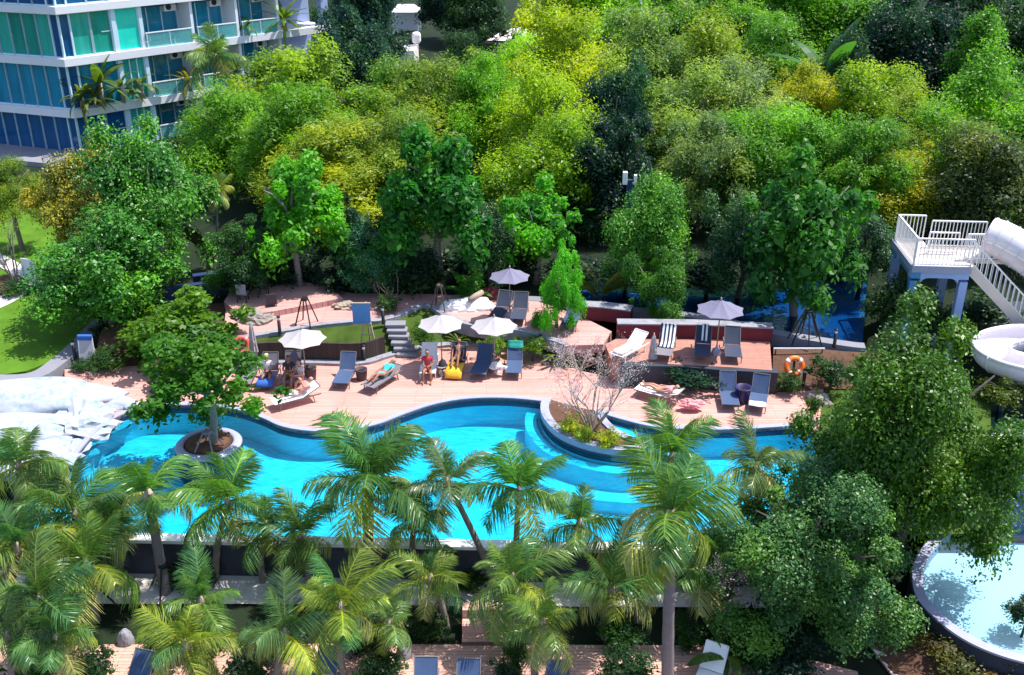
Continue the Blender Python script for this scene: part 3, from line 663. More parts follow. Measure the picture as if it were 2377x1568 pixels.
sh = [
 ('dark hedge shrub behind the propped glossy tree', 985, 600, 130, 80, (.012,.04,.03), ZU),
 ('dark hedge shrub behind the big leaved shrub of the upper terrace', 1085, 598, 130, 80, (.014,.045,.025), ZU),
 ('dark hedge shrub at the back of the left terrace', 700, 625, 120, 70, (.012,.04,.03), ZU),
 ('shrub behind the stair of the slide tower', 2300, 715, 150, 80, (.02,.055,.03), .3),
 ('green shrub at the foot of the slide bowl', 2330, 905, 110, 60, (.08,.11,.015), -.05),
 ('dark shrub on the soil bank right of the orange lifebuoy', 1930, 860, 90, 70, (.02,.06,.02), .3),
 ('dark leafy shrub at the bottom edge right of the lone dark blue lounger', 880, 1560, 110, 70, (.02,.06,.02), ZL),
 ('dark leafy shrub at the bottom edge left of the hanging palm lounger', 1180, 1560, 70, 80, (.02,.06,.025), ZL),
 ('dark leafy shrub at the bottom edge before the leaning trunk', 1450, 1550, 130, 70, (.018,.055,.02), ZL),
 ('shaded shrub at the bottom edge under the yellow bending fronds', 560, 1545, 120, 80, (.016,.05,.02), ZL),
 ('shaded shrub near the bottom left corner below the arching fronds', 210, 1550, 110, 70, (.016,.05,.02), ZL),
 ('low planting in the mulch under the pool wall at centre', 1090, 1335, 110, 36, (.03,.07,.02), ZL),
 ('low planting in the mulch under the pool wall at left', 450, 1325, 130, 40, (.04,.08,.03), ZL),
 ('leafy shrub on the terrace edge behind the easel', 905, 700, 60, 44, (.04,.09,.03), ZU),
 ('fern like shrub on the bank beside the stepping slabs', 985, 775, 60, 44, (.05,.12,.02), .5),
 ('dark hedge shrub on the far bank of the river behind the stem clump', 1330, 625, 130, 60, (.014,.045,.035), ZU),
 ('dark hedge shrub on the far bank of the river behind the clipped tree', 1450, 630, 130, 60, (.012,.04,.04), ZU),
 ('dark hedge shrub on the far bank behind the lavender parasol', 1640, 640, 150, 66, (.014,.045,.035), ZU),
 ('dark hedge shrub on the far bank behind the forked trunk', 1790, 628, 150, 66, (.016,.05,.03), ZU),
 ('dark hedge shrub on the far bank at the open end of the river', 1960, 600, 150, 50, (.02,.06,.03), ZU),
 ('dark shrub behind the shaded parasol of the upper terrace', 1190, 610, 130, 70, (.012,.035,.03), ZU),
 ('dark shrub between the propped trunks on the upper terrace', 770, 640, 110, 60, (.012,.04,.035), ZU),
 ('dark bluish shrub mass above the long navy wall', 560, 640, 130, 70, (.02,.06,.04), ZU),
 ('dark shrub mass behind the left end of the navy wall', 650, 620, 120, 80, (.022,.07,.02), ZU),
 ('shaded shrub behind the pink terrace under the glossy tree', 960, 640, 120, 90, (.012,.04,.02), ZU),
 ('big leaved green shrub left of the dark parasol', 1100, 655, 70, 70, (.05,.17,.02), ZU),
 ('dark green shrub below the slide tower', 2105, 690, 90, 110, (.025,.06,.02), ZU),
 ('shaded shrub between the legs of the slide tower', 2170, 730, 110, 110, (.025,.07,.02), .3),
 ('leafy green climber round the trunk in the round pool planter', 484, 955, 74, 96, (.05,.15,.016), .05),
 ('large shaded shrub left of the slide tower legs', 2055, 705, 100, 120, (.02,.055,.02), .6),
 ('low green shrub below the orange lifebuoy', 1835, 880, 70, 50, (.03,.08,.02), .1),
 ('low green shrub beside the grey boulder at the pool end', 1888, 935, 40, 60, (.05,.11,.02), .05),
 ('trailing dark green shrub along the platform wall', 1610, 868, 120, 36, (.012,.05,.035), .3),
 ('yellow-green low shrub at the left tip of the pool planter', 1318, 985, 55, 40, (.27,.29,.02), .14),
 ('yellow-green low shrub at the right tip of the pool planter', 1412, 1012, 62, 42, (.30,.31,.02), .14),
 ('yellow-green low shrub in the middle of the pool planter', 1362, 1005, 55, 36, (.22,.27,.02), .14),
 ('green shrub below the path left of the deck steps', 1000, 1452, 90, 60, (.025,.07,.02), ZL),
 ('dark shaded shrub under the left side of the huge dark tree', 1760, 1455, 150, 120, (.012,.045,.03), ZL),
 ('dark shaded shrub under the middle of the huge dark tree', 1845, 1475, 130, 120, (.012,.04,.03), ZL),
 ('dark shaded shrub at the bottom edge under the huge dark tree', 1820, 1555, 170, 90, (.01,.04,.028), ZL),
 ('clipped dark green shrub in front of the path at centre right', 1440, 1465, 100, 66, (.03,.095,.02), ZL),
 ('dark clipped shrub left of the leaning palm trunk at lower right', 1600, 1468, 85, 66, (.026,.08,.02), ZL),
 ('dark shrub behind the yellow palm frond at lower left', 480, 1470, 130, 70, (.018,.05,.02), ZL),
 ('dark shrub left of the stone lamp at lower left', 380, 1500, 110, 70, (.02,.055,.022), ZL),
 ('shaded shrub in front of the path at lower left centre', 640, 1475, 120, 80, (.018,.05,.026), ZL),
 ('dark green shrub along the lower deck beside the dome lamp', 850, 1470, 110, 70, (.02,.055,.022), ZL),
 ('green shrub right of the deck steps', 1200, 1510, 60, 100, (.03,.09,.02), ZL),
 ('dark shrub beside the leaning palm trunk at the bottom', 1690, 1500, 90, 80, (.02,.055,.02), ZL),
 ('low bright green plant in the bottom left corner', 60, 1550, 120, 60, (.03,.12,.025), ZL),
 ('rusty green shrub on the slope below the pale round pool', 2110, 1460, 100, 60, (.12,.11,.03), ZL+.1),
 ('brown dry shrub on the slope under the pool rim', 2190, 1495, 110, 60, (.11,.085,.04), ZL+.1),
 ('green and brown shrub low on the slope beside the curved path', 2230, 1540, 120, 60, (.10,.10,.03), ZL+.1),
 ('dry brown shrub in the bottom right corner of the slope', 2330, 1560, 120, 60, (.12,.08,.045), ZL+.1),
 ('dark green overhanging sprig at the right edge of the pale pool', 2385, 1420, 90, 70, (.02,.05,.03), -.3),
 ('low green bed plant under the small tree on the lawn', 30, 668, 70, 30, (.03,.08,.02), .28),
 ('dark green hedge plant by the white towel chair', 250, 835, 90, 45, (.03,.08,.02), .05),
 ('green bush at the left end of the wooden deck', 190, 845, 45, 30, (.03,.09,.03), .0),
 ('leafy green plant on the bank beside the right hand parasol', 1235, 800, 60, 40, (.09,.17,.02), .4),
 ('leafy lime plant on the bank behind the orange towel', 1140, 795, 60, 36, (.13,.22,.02), .4),
 ('dark green plant below the end of the left path', 245, 765, 60, 50, (.015,.04,.02), .1),
]
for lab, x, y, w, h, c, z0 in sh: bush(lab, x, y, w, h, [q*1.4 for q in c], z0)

# --- palms: a trunk and separate fronds
def frond_mesh(seed, droop, n=84, leaf=.38, width=.021, hang=.55):
    rr = random.Random(seed); vs = []; fs = []; tint = []
    def at(s):                                     # rachis curve in the local XZ plane, length 1
        a = .35 - droop*s*s*1.25 - .2*s
        return a
    pts = []; p = Vector((0,0,0)); K = 24
    for i in range(K+1):
        pts.append(p.copy()); a = at(i/K); p = p + Vector((cos(a),0,sin(a)))/K
    def pos(s):
        f = min(s*K, K-.001); i = int(f); return pts[i].lerp(pts[i+1], f-i)
    for i in range(K):                             # rachis
        w0, w1 = .018*(1-i/K)+.004, .018*(1-(i+1)/K)+.004; b = len(vs)
        a, c = pts[i], pts[i+1]
        vs += [a+Vector((0,w0,0)), a-Vector((0,w0,0)), c-Vector((0,w1,0)), c+Vector((0,w1,0))]; fs.append((b,b+1,b+2,b+3)); tint.append(.95)
        b = len(vs); vs += [a+Vector((0,0,w0)), a-Vector((0,0,w0)), c-Vector((0,0,w1)), c+Vector((0,0,w1))]; fs.append((b,b+1,b+2,b+3)); tint.append(.95)
    for i in range(n):
        s = .10+.89*i/(n-1); o = pos(s); a = at(s); T = Vector((cos(a),0,sin(a)))
        L = leaf*(.25+.95*sin(pi*min(1,(s*.86+.10)))**.8)*rr.uniform(.7,1.2)
        if rr.random() < .10: continue
        for sd in (-1,1):
            d = (Vector((0,sd,0))*.85 + T*(.42+.5*s) + Vector((0,0,.12))).normalized()
            d.z += rr.uniform(-.25,.18); d.x += rr.uniform(-.18,.18)
            q = o.copy(); wv = T*.9+Vector((0,0,rr.uniform(-.2,.5))); wv.normalize(); segs = 3; tt = rr.random()**1.6*.7
            for k in range(segs):
                f0, f1 = k/segs, (k+1)/segs; dd = (d + Vector((0,0,-1))*hang*(f1**1.3)*1.7).normalized(); q1 = q+dd*L/segs
                wa = width*.5*(1 if k else .6)*1.0; wb = width*.5*(1-f1)**.6 if k < segs-1 else .002
                wa = width*.5*(.6,1,.75)[k]; wb = width*.5*(1,.75,.06)[k]
                b = len(vs); vs += [q+wv*wa, q-wv*wa, q1-wv*wb, q1+wv*wb]; fs.append((b,b+1,b+2,b+3)); tint.append(tt); q = q1
    V = np.array([tuple(v) for v in vs]); return quads_mesh('frond', V, np.array(tint))
FR = {'up': [frond_mesh(1,.12), frond_mesh(2,.3)], 'mid': [frond_mesh(3,.6), frond_mesh(4,.8), frond_mesh(8,.7,70,.44,.023,.85)], 'low': [frond_mesh(5,1.0,70,.42,.021,1.0), frond_mesh(6,1.25,64,.42,.021,1.15)]}
def trunk_rings(base, top, r0, r1, bend, rr):
    n = 14; pts = []; rad = []
    for i in range(n+1):
        f = i/n; p = Vector(base).lerp(Vector(top), f)+Vector(bend)*sin(pi*f)
        pts.append(p); rad.append((r0+(r1-r0)*f)*(1.12 if i == 0 else 1)*(1+.06*(i%2)))
    return MB().tube(pts, rad, 10)
PALM_N = [0]
def palm(label, cx, cy, bx, by, rad, nf=15, col=(.075,.135,.022), z0=ZL, dry=.15, tr=.13, bark='bark_pale', dy=0.0, name='coconut_palm', group='palms along the front path'):
    PALM_N[0] += 1; rad *= 1.0 if cy < 1250 else .9; nf -= 1; rr = random.Random(PALM_N[0]*31+3)
    B = gp(bx, by, z0); C = yp(cx, cy, B.y+dy); t = thing(name, label, 'palm tree', B, 0, group)
    L = rad*depth(C)/FD; C = C-B
    d = Vector((rr.uniform(-.15,.15), rr.uniform(-.1,.1), 0))
    obj('trunk', trunk_rings((0,0,-.1), C-Vector((0,0,.05)), tr, tr*.66, d, rr), M[bark], t, True)
    # crownshaft of leaf bases and a few old stubs
    mb = MB().tube([C-Vector((0,0,.35)), C-Vector((0,0,.1)), C+Vector((0,0,.25))], [tr*.8, tr*1.15, tr*.35], 9)
    for k in range(6):
        a = k*1.05+rr.random(); mb.tube([C+Vector((cos(a)*.05,sin(a)*.05,-.2)), C+Vector((cos(a)*.25,sin(a)*.25,.05-.25*rr.random()))], [.045,.015], 5)
    obj('leaf_bases', mb, M['timber'], t, True)
    a0 = rr.random()*6
    for k in range(nf):
        f = k/(nf-1); az = a0 + k*2.39996+rr.uniform(-.5,.5); el = R(86-106*f**.9)+rr.uniform(-.2,.2)
        kind = 'up' if f < .28 else 'mid' if f < .72 else 'low'
        o = link('frond', rr.choice(FR[kind]), M['frond'], t); s = L*rr.uniform(.78,1.3)*(.8 if f < .15 else 1)
        o.location = C+Vector((0,0,.12-.22*f)); o.scale = (s,s,s)
        o.rotation_euler = (rr.uniform(-.35,.35), -(el-.35), az); o.rotation_mode = 'XYZ'
        v = rr.uniform(.75,1.25); c = [x*v for x in col]
        if f > 1-dry*1.6 and rr.random() < .6: c = [.26*v,.215*v,.07*v]
        elif f > .55 and rr.random() < .35: c = [.19*v,.185*v,.018*v]
        elif rr.random() < .2: c = [.045*v,.11*v,.03*v]
        o.color = (*[q*2.1*m_+.035 for q, m_ in zip(c,(.84,1,1.1))],1)
    return t
palms = [
 ('palm with its crown over the pool water at the far left edge', 45, 1080, 20, 1330, 120, 14, (.075,.11,.02)),
 ('ragged palm in front of the white rocks at left', 175, 1190, 150, 1350, 140, 15, (.07,.11,.03)),
 ('small palm with a swollen leaning brown trunk by the pool wall', 345, 1150, 385, 1378, 105, 12, (.06,.13,.015)),
 ('green palm with upright fronds before the pool left of centre', 530, 1165, 500, 1345, 125, 14, (.075,.14,.018)),
 ('ragged palm between the upright frond palm and the dense one', 700, 1245, 715, 1372, 105, 13, (.09,.13,.02)),
 ('dense dark palm with a thick rough trunk in front of the pool', 858, 1115, 852, 1340, 160, 17, (.045,.10,.022)),
 ('slim dusty palm before the pool right of the dense dark palm', 1040, 1120, 1150, 1352, 110, 13, (.075,.10,.045)),
 ('bright green palm in front of the pool at the picture centre', 1205, 1140, 1195, 1350, 135, 15, (.06,.14,.02)),
 ('tall palm whose top reaches the deck edge at centre right', 1560, 1060, 1600, 1370, 112, 14, (.07,.13,.02)),
 ('palm with dry grey fronds beside the huge dark tree', 1755, 1085, 1790, 1380, 105, 13, (.09,.12,.04)),
 ('yellow-green palm on a thick leaning grey trunk at lower right', 1560, 1200, 1550, 1600, 168, 16, (.085,.14,.018)),
 ('low olive palm at the left edge below the pool', 40, 1270, 30, 1440, 150, 15, (.10,.125,.02)),
 ('palm with one large arching frond over the pale path at left', 200, 1310, 225, 1440, 150, 14, (.095,.145,.02)),
 ('low palm at left hanging over the lower path', 90, 1390, 130, 1560, 145, 14, (.08,.12,.02)),
 ('banana-like palm with hanging dry leaves at lower left', 465, 1395, 470, 1500, 120, 13, (.075,.13,.018)),
 ('yellow palm on a slim stem at lower left centre', 790, 1410, 800, 1580, 150, 15, (.15,.165,.016)),
 ('drooping palm with pale hanging fronds in front of the path at centre left', 1000, 1345, 1035, 1455, 105, 12, (.12,.14,.02)),
 ('palm with tan trailing fronds in front of the path at centre', 1190, 1345, 1190, 1500, 130, 15, (.10,.14,.025)),
 ('palm with dark fronds over the path right of centre', 1420, 1370, 1405, 1480, 135, 13, (.06,.10,.022)),
 ('palm hanging over the lower deck between centre and right', 1260, 1450, 1245, 1590, 120, 12, (.085,.12,.02)),
 ('palm with yellow fronds bending over the bottom edge at left', 430, 1500, 455, 1620, 140, 13, (.15,.16,.014)),
 ('low green palm in the bottom left of the lower deck', 130, 1480, 160, 1600, 120, 13, (.05,.10,.02)),
 ('short palm beside the leaning trunk at lower right', 1640, 1310, 1680, 1440, 120, 12, (.07,.12,.02)),
 ('short dark palm at the bottom centre left', 660, 1470, 640, 1610, 120, 12, (.06,.10,.03)),
 ('pale green palm over the path right of the yellow palm', 905, 1450, 900, 1545, 90, 12, (.10,.14,.04)),
 ('palm behind the wall top between the upright frond palm and the ragged one', 618, 1225, 612, 1352, 92, 12, (.06,.11,.02)),
 ('narrow palm against the pool wall right of the dense dark palm', 960, 1215, 968, 1352, 88, 12, (.07,.12,.025)),
 ('olive palm against the pool wall right of the bright green palm', 1345, 1215, 1348, 1352, 105, 13, (.08,.12,.025)),
 ('shaggy palm against the pool wall left of the swollen trunk', 262, 1230, 265, 1352, 100, 12, (.07,.12,.03)),
 ('feathery palm left of the leaning grey trunk', 1475, 1340, 1480, 1440, 90, 12, (.08,.13,.025)),
 ('dusty grey-green palm at the far left above the bottom corner', 20, 1480, 15, 1610, 120, 12, (.08,.11,.04)),
]
for lab, cx, cy, bx, by, rad, nf, col in palms:
    palm(lab, cx, cy, bx, by, rad, nf, col, tr=.19 if 'thick' in lab or 'swollen' in lab else .12, bark='bark_pale' if 'grey' in lab or 'swollen' in lab else 'bark')
palm('small golden palm beside the dark tree below the hotel', 505, 445, 512, 620, 42, 13, (.22,.19,.02), ZU, tr=.07, name='palm', group=None)
palm('feathery pale palm in front of the third floor balcony', 500, 130, 505, 330, 70, 14, (.10,.14,.035), ZU, tr=.14, name='palm', group=None)

# --- broad leaved plants (banana, traveller's palm)
def blade(L, W, droop, seed):
    rr = random.Random(seed); vs = []; fs = []; tint = []; K = 9; p = Vector((0,0,0)); rows = []
    for i in range(K+1):
        s = i/K; a = .25-droop*s*1.4; w = W*.5*(sin(pi*min(1,.06+s*.94))**.55 if 0 < i < K else .08)
        if s < .18: w = W*.05
        rows.append((p.copy(), w)); p = p+Vector((cos(a),0,sin(a)))*L/K
    for i in range(K):
        (a,wa),(b,wb) = rows[i],rows[i+1]
        for sd in (-1,1):
            lift = .25*rr.random()
            n = len(vs); vs += [a, a+Vector((0,sd*wa,-wa*.25)), b+Vector((0,sd*wb,-wb*.25+.03*lift)), b]
            fs.append((n,n+1,n+2,n+3) if sd < 0 else (n+3,n+2,n+1,n)); tint.append(rr.random()*.6)
    return quads_mesh('leaf_blade', np.array([tuple(v) for v in vs]), np.array(tint))
BLADE = [blade(1,.26,.9,1), blade(1,.30,.6,2), blade(1,.22,1.3,3), blade(1,.10,1.2,4), blade(1,.12,.8,5)]
PLN = [0]
def broad_plant(label, bx, by, z0, hgt, nl, col, kinds=(0,1,2), spread=(80,-5), name='banana_plant', cat='plant', fan=None, stem=.3, base=None, stemmat='timber', group=None):
    PLN[0] += 1; rr = random.Random(PLN[0]*17); B = gp(bx,by,z0) if base is None else Vector(base)
    t = thing(name, label, cat, B, 0, group); hs = hgt*stem
    mb = MB()
    for k in range(3): mb.tube([(rr.uniform(-.1,.1),rr.uniform(-.1,.1),-.05),(rr.uniform(-.06,.06),rr.uniform(-.06,.06),hs)],[.08*hgt/2,.05*hgt/2],7)
    obj('stem', mb, M[stemmat], t, True)
    for k in range(nl):
        f = k/max(1,nl-1); el = R(spread[0]+(spread[1]-spread[0])*f)+rr.uniform(-.12,.12); az = k*2.4+rr.uniform(-.3,.3)
        if fan is not None: el = R(90)-abs(f-.5)*2*R(fan); az = 0 if f > .5 else pi; el += rr.uniform(-.05,.05)
        o = link('leaf_blade', BLADE[rr.choice(kinds)], M['leaf'], t); s = hgt*(1-stem)*rr.uniform(.85,1.2)
        o.location = (0,0,hs*rr.uniform(.75,1)); o.scale = (s,s,s); o.rotation_euler = (rr.uniform(-.3,.3), -(el-.2), az)
        v = rr.uniform(.75,1.3); o.color = (col[0]*v, col[1]*v, col[2]*v, 1)
    return t
broad_plant('fan of olive upright stems growing behind the maroon wall', 1392, 712, ZU, 2.6, 17, (.20,.21,.03), (3,4), name='traveller_palm', fan=38, stem=.12)
broad_plant('tall grey-brown fibrous stem clump below the golden palm', 487, 625, ZU, 3.4, 15, (.12,.11,.06), (3,4), name='traveller_palm', fan=26, stem=.2)
broad_plant('upright pair of broad banana leaves in the upper right wood', 1905, 330, ZU, 9.5, 5, (.06,.17,.04), (0,1), (88,60), stem=.45)
broad_plant('banana plant with big green leaf left of the speaker post', 1372, 560, ZU, 3.6, 7, (.04,.17,.02), (0,1), (85,20), stem=.35)
broad_plant('low plant with big lime leaves on the bank between the parasols', 1170, 812, .35, 1.0, 7, (.14,.24,.02), (1,), (60,5), stem=.1)
broad_plant('broad leaved plant behind the white shape on the upper terrace', 1085, 690, ZU, 1.5, 9, (.06,.22,.02), (1,0), (75,0), stem=.15)
broad_plant('rubbery leaved plant beside the red lifebuoy', 565, 905, .0, .9, 8, (.06,.20,.02), (1,), (70,5), stem=.1)
broad_plant('banana plant hanging over the bottom edge beside the deck', 1690, 1560, ZL, 2.0, 9, (.05,.10,.02), (0,2), (75,-15), stem=.3)
broad_plant('tuft of yellow green spiky grass at the edge of the bank', 1300, 838, .1, 1.1, 26, (.17,.22,.03), (3,4), (85,25), name='grass_tuft', stem=.03)
broad_plant('tuft of grass on the bank below the parasol pair', 1065, 800, .25, .7, 18, (.14,.19,.02), (3,4), (85,25), name='grass_tuft', stem=.03)

# --- the bare flowering tree in the pool planter
def bare_tree(label, bx, by, z0, hgt, spread, n, bark, col, blossom, name='bare_tree', twigs=3, seed=5, lean=(0,0,0), leafcol=(.3,.3,.03)):
    rr = random.Random(seed); B = gp(bx,by,z0); t = thing(name, label, 'tree', B)
    mb = MB(); tips = []
    def grow(p, d, L, r, lev):
        q = p + d*L*.5 + Vector((rr.uniform(-.06,.06),rr.uniform(-.06,.06),0))*L; e = q + (d+Vector((rr.uniform(-.25,.25),rr.uniform(-.25,.25),.1))).normalized()*L*.5
        mb.tube([p,q,e],[r,r*.8,r*.55],5 if lev < 2 else 4, cap=False); tips.append((p,q,e,lev))
        if lev < twigs:
            for k in range(rr.choice((2,3,3))):
                s = rr.choice((q,e,e)); dd = (d+Vector((rr.uniform(-.8,.8),rr.uniform(-.8,.8),rr.uniform(-.25,.45)))).normalized()
                grow(s, dd, L*rr.uniform(.55,.8), r*.5, lev+1)
    for k in range(n):
        a = 2*pi*k/n+rr.uniform(-.3,.3); d = Vector((cos(a)*spread, sin(a)*spread, 1))+Vector(lean); d.normalize()
        grow(Vector((cos(a)*.1,sin(a)*.1,0)), d, hgt*rr.uniform(.36,.5), .035*hgt/2.4, 0)
    obj('branches', mb, M[bark], t, True)
    rng = np.random.default_rng(seed); P = []
    for p,q,e,lev in tips:
        if lev >= twigs-1:
            for k in range(blossom): P.append(np.array(q.lerp(e, rr.random()*1.1))+rng.normal(size=3)*.07*hgt/2.4)
    if P:
        P = np.array(P); nr = rng.normal(size=P.shape); nr /= np.linalg.norm(nr,axis=1)[:,None]
        me = quads_mesh('twig_blossom', leaf_arrays(P, nr, rng.uniform(.022,.055,len(P)), rng, .6), rng.random(len(P)))
        o = link('twig_blossom', me, M['blossom'] if blossom > 6 and 'pink' in label else M['leaf'], t); o.color = (*col,1)
    return t
bare_tree('bare branched tree with pinkish white twigs in the pool planter', 1372, 1000, .14, 3.3, .55, 8, 'timber', (.62,.50,.50), 9, twigs=4, seed=11)
bare_tree('second pale pinkish twiggy bush at the back of the pool planter', 1345, 860, .1, 1.7, .9, 7, 'timber', (.60,.48,.47), 9, name='twig_bush', twigs=3, seed=4)
bare_tree('dark bare branched tree leaning in the yellow wood', 1148, 345, ZU, 8.5, .35, 2, 'bark_dark', (.2,.2,.02), 0, twigs=2, seed=9)
bare_tree('slim grey bare tree with props in the left lawn bed', 35, 655, .28, 3.4, .2, 4, 'bark', (.15,.16,.03), 2, twigs=2, seed=6)
bare_tree('dry pinkish twig bush between the leaning palm trunk and the huge dark tree', 1655, 1420, ZL, 3.0, .5, 6, 'timber', (.42,.33,.29), 9, name='twig_bush', twigs=4, seed=21)
bare_tree('dry grey twig bush in front of the pool beside the huge dark tree', 1735, 1240, ZL, 3.2, .35, 5, 'timber', (.5,.45,.36), 8, name='twig_bush', twigs=3, seed=22)
bare_tree('leafless twig tree beside the blue board', 1325/1.0*0+905, 705, ZU, 1.6, .6, 4, 'timber', (.3,.3,.25), 3, name='twig_bush', twigs=2, seed=13)

# ------------------------------------------------------------------ furniture
def umbrella(label, cx, cy, wd, z0, hgt=2.0, mat='canopy', phase=.2, tilt=(0,0), group='open parasols'):
    c = gp(cx, cy, z0+hgt); r = wd*.5*depth(c)/FD; B = Vector((c.x,c.y,z0))
    t = thing('parasol', label, 'parasol', B, 0, group); n = 8; mb = MB(); vs = []; fs = []
    H = .36*r+.10; rings = 5
    for lay, dz in ((0,0),(1,-.012)):
        for i in range(rings+1):
            f = i/rings
            for k in range(n*2):
                a = 2*pi*k/(n*2)+phase; e = 1 if k%2 == 0 else (cos(pi/n)*(1-.05*f))
                rr_ = r*f*e; vs.append((rr_*cos(a), rr_*sin(a), hgt+H*(1-f)+dz-.05*sin(pi*f)*(1 if k%2 else .6)))
    m = n*2
    for lay in (0,1):
        b0 = lay*(rings+1)*m
        for i in range(rings):
            for k in range(m):
                q = (b0+i*m+k, b0+i*m+(k+1)%m, b0+(i+1)*m+(k+1)%m, b0+(i+1)*m+k); fs.append(q[::-1] if lay == 0 else q)
    e0, e1 = rings*m, (2*rings+1)*m
    for k in range(m): fs.append((e0+k, e0+(k+1)%m, e1+(k+1)%m, e1+k))
    mb.add(vs, fs); o = obj('canopy', mb, M[mat], t)
    o.rotation_euler = (tilt[0], tilt[1], 0)
    obj('finial', MB().lathe([(.02,hgt+H-.03),(.05,hgt+H+.02),(.03,hgt+H+.07),(.005,hgt+H+.12)],8), M['timber'], t, True)
    obj('pole', MB().tube([(0,0,.1),(0,0,hgt+H)],.026,8), M['timber'], t, True)
    for k in range(n):
        a = 2*pi*k/n+phase
        obj('rib', MB().bar((0,0,hgt+H-.08),(cos(a)*r*.97,sin(a)*r*.97,hgt-.035),.022), M['timber'], t)
    obj('base', MB().lathe([(.26,0),(.26,.05),(.2,.22),(.07,.30),(.05,.42)],4,phase=pi/4), M['coping'], t, bevel=.01)
    return t
umbrella('open white parasol above the left loungers', 702, 787, 112, 0, 2.0, 'canopy', .15)
umbrella('open white parasol above the white chair and orange towel', 1023, 753, 108, 0, 2.05, 'canopy', .3)
umbrella('open white parasol above the two blue loungers by the pool curve', 1147, 758, 110, 0, 2.05, 'canopy', .1)
umbrella('open parasol in shade above the dark loungers of the upper terrace', 1183, 643, 97, ZU, 2.1, 'canopy_shaded', .25)
umbrella('open lavender parasol above the red timber platform', 1672, 720, 114, ZU, 2.05, 'canopy_shaded', .2)
def closed_umbrella(label, x, y, z0, hgt):
    B = gp(x,y,z0); t = thing('closed_parasol', label, 'parasol', B, 0, 'folded parasols'); vs = []; fs = []; n = 16; prof = [(.03,hgt),(.09,hgt*.93),(.13,hgt*.75),(.17,hgt*.5),(.2,hgt*.36)]
    for r,z in prof:
        for k in range(n):
            a = 2*pi*k/n; rr = r*(1 if k%2 else .68); vs.append((rr*cos(a), rr*sin(a), z))
    for i in range(len(prof)-1):
        for k in range(n): fs.append((i*n+k,(i+1)*n+k,(i+1)*n+(k+1)%n,i*n+(k+1)%n))
    fs.append(tuple(range(n))); fs.append(tuple((len(prof)-1)*n+k for k in range(n))[::-1])
    obj('canopy', MB().add(vs,fs), M['canopy'], t)
    obj('strap', MB().lathe([(.145,hgt*.62),(.15,hgt*.6),(.15,hgt*.57),(.145,hgt*.55)],12), M['timber'], t)
    obj('pole', MB().tube([(0,0,0),(0,0,hgt+.08)],.025,8), M['timber'], t, True)
    obj('base', MB().lathe([(.24,0),(.24,.06),(.06,.14)],12), M['grey_stone'], t); return t
closed_umbrella('folded pale parasol beside the red lifebuoy', 594, 856, 0, 2.15)
closed_umbrella('folded pale parasol standing before the striped lounger', 1513, 862, .5, 1.7)

LNG = [0]
def lounger_parts(t, back, sling, frame, L=1.95, W=.66, SH=.34):
    h = .58*L*.5; ys, yh = -L/2, L*.12                      # foot end, hinge
    bl = L/2-yh; c, s = cos(back), sin(back)
    for sx in (-1,1):
        obj('side_rail', MB().bar((sx*W/2,ys,SH),(sx*W/2,L/2,SH),.035,.05), M[frame], t)
        obj('leg', MB().bar((sx*W/2,ys+.25,SH-.025),(sx*W/2,ys+.18,0),.035), M[frame], t)
        obj('leg', MB().bar((sx*W/2,L/2-.35,SH-.025),(sx*W/2,L/2-.28,0),.035), M[frame], t)
    mb = MB(); nseg = 7; vs = []; fs = []                    # seat: slightly sagging sling with thickness
    for lay, dz in ((0,.03),(1,.012)):
        for i in range(nseg+1):
            y = ys+(yh-ys)*i/nseg
            for x in (-W/2,-W/4,0,W/4,W/2): vs.append((x,y,SH+dz-.022*(1-(2*x/W)**2)*sin(pi*(.1+.8*i/nseg))))
    m = 5
    for lay in (0,1):
        for i in range(nseg):
            for k in range(m-1):
                q = [lay*(nseg+1)*m+a for a in (i*m+k, i*m+k+1, (i+1)*m+k+1, (i+1)*m+k)]; fs.append(tuple(q) if lay == 0 else tuple(q[::-1]))
    b1 = (nseg+1)*m
    for i in range(nseg):
        fs += [(i*m, (i+1)*m, b1+(i+1)*m, b1+i*m), (b1+i*m+m-1, b1+(i+1)*m+m-1, (i+1)*m+m-1, i*m+m-1)]
    for k in range(m-1): fs += [(b1+k, b1+k+1, k+1, k)]
    obj('seat', mb.add(vs,fs), M[sling], t)
    P = lambda x, d, u: (x, yh+.02+d*c-u*s, SH+.03+d*s+u*c)
    mb = MB(); vs = []; nb = 5
    for u0 in (.0,-.022):
        for i in range(nb+1):
            for x in (-W/2+.01,-W/4,0,W/4,W/2-.01): vs.append(P(x, bl*i/nb*1.05, u0-.02*(1-(2*x/W)**2)*sin(pi*i/nb)))
    fs = []
    for lay in (0,1):
        for i in range(nb):
            for k in range(m-1):
                q = [lay*(nb+1)*m+a for a in (i*m+k, i*m+k+1, (i+1)*m+k+1, (i+1)*m+k)]; fs.append(tuple(q) if lay == 0 else tuple(q[::-1]))
    b1 = (nb+1)*m
    for i in range(nb): fs += [(i*m,(i+1)*m,b1+(i+1)*m,b1+i*m),(b1+i*m+m-1,b1+(i+1)*m+m-1,(i+1)*m+m-1,i*m+m-1)]
    for k in range(m-1): fs += [(nb*m+k, nb*m+k+1, b1+nb*m+k+1, b1+nb*m+k)]
    obj('backrest', mb.add(vs,fs), M[sling], t)
    mb = MB()
    for sx in (-1,1): mb.bar(P(sx*W/2,0,0),P(sx*W/2,bl*1.06,0),.03)
    mb.bar(P(-W/2,bl*1.06,0),P(W/2,bl*1.06,0),.03); mb.bar(P(0,bl*.75,-.03),(0,L/2-.1,SH),.025); obj('back_frame', mb, M[frame], t)
PROTOL = {}
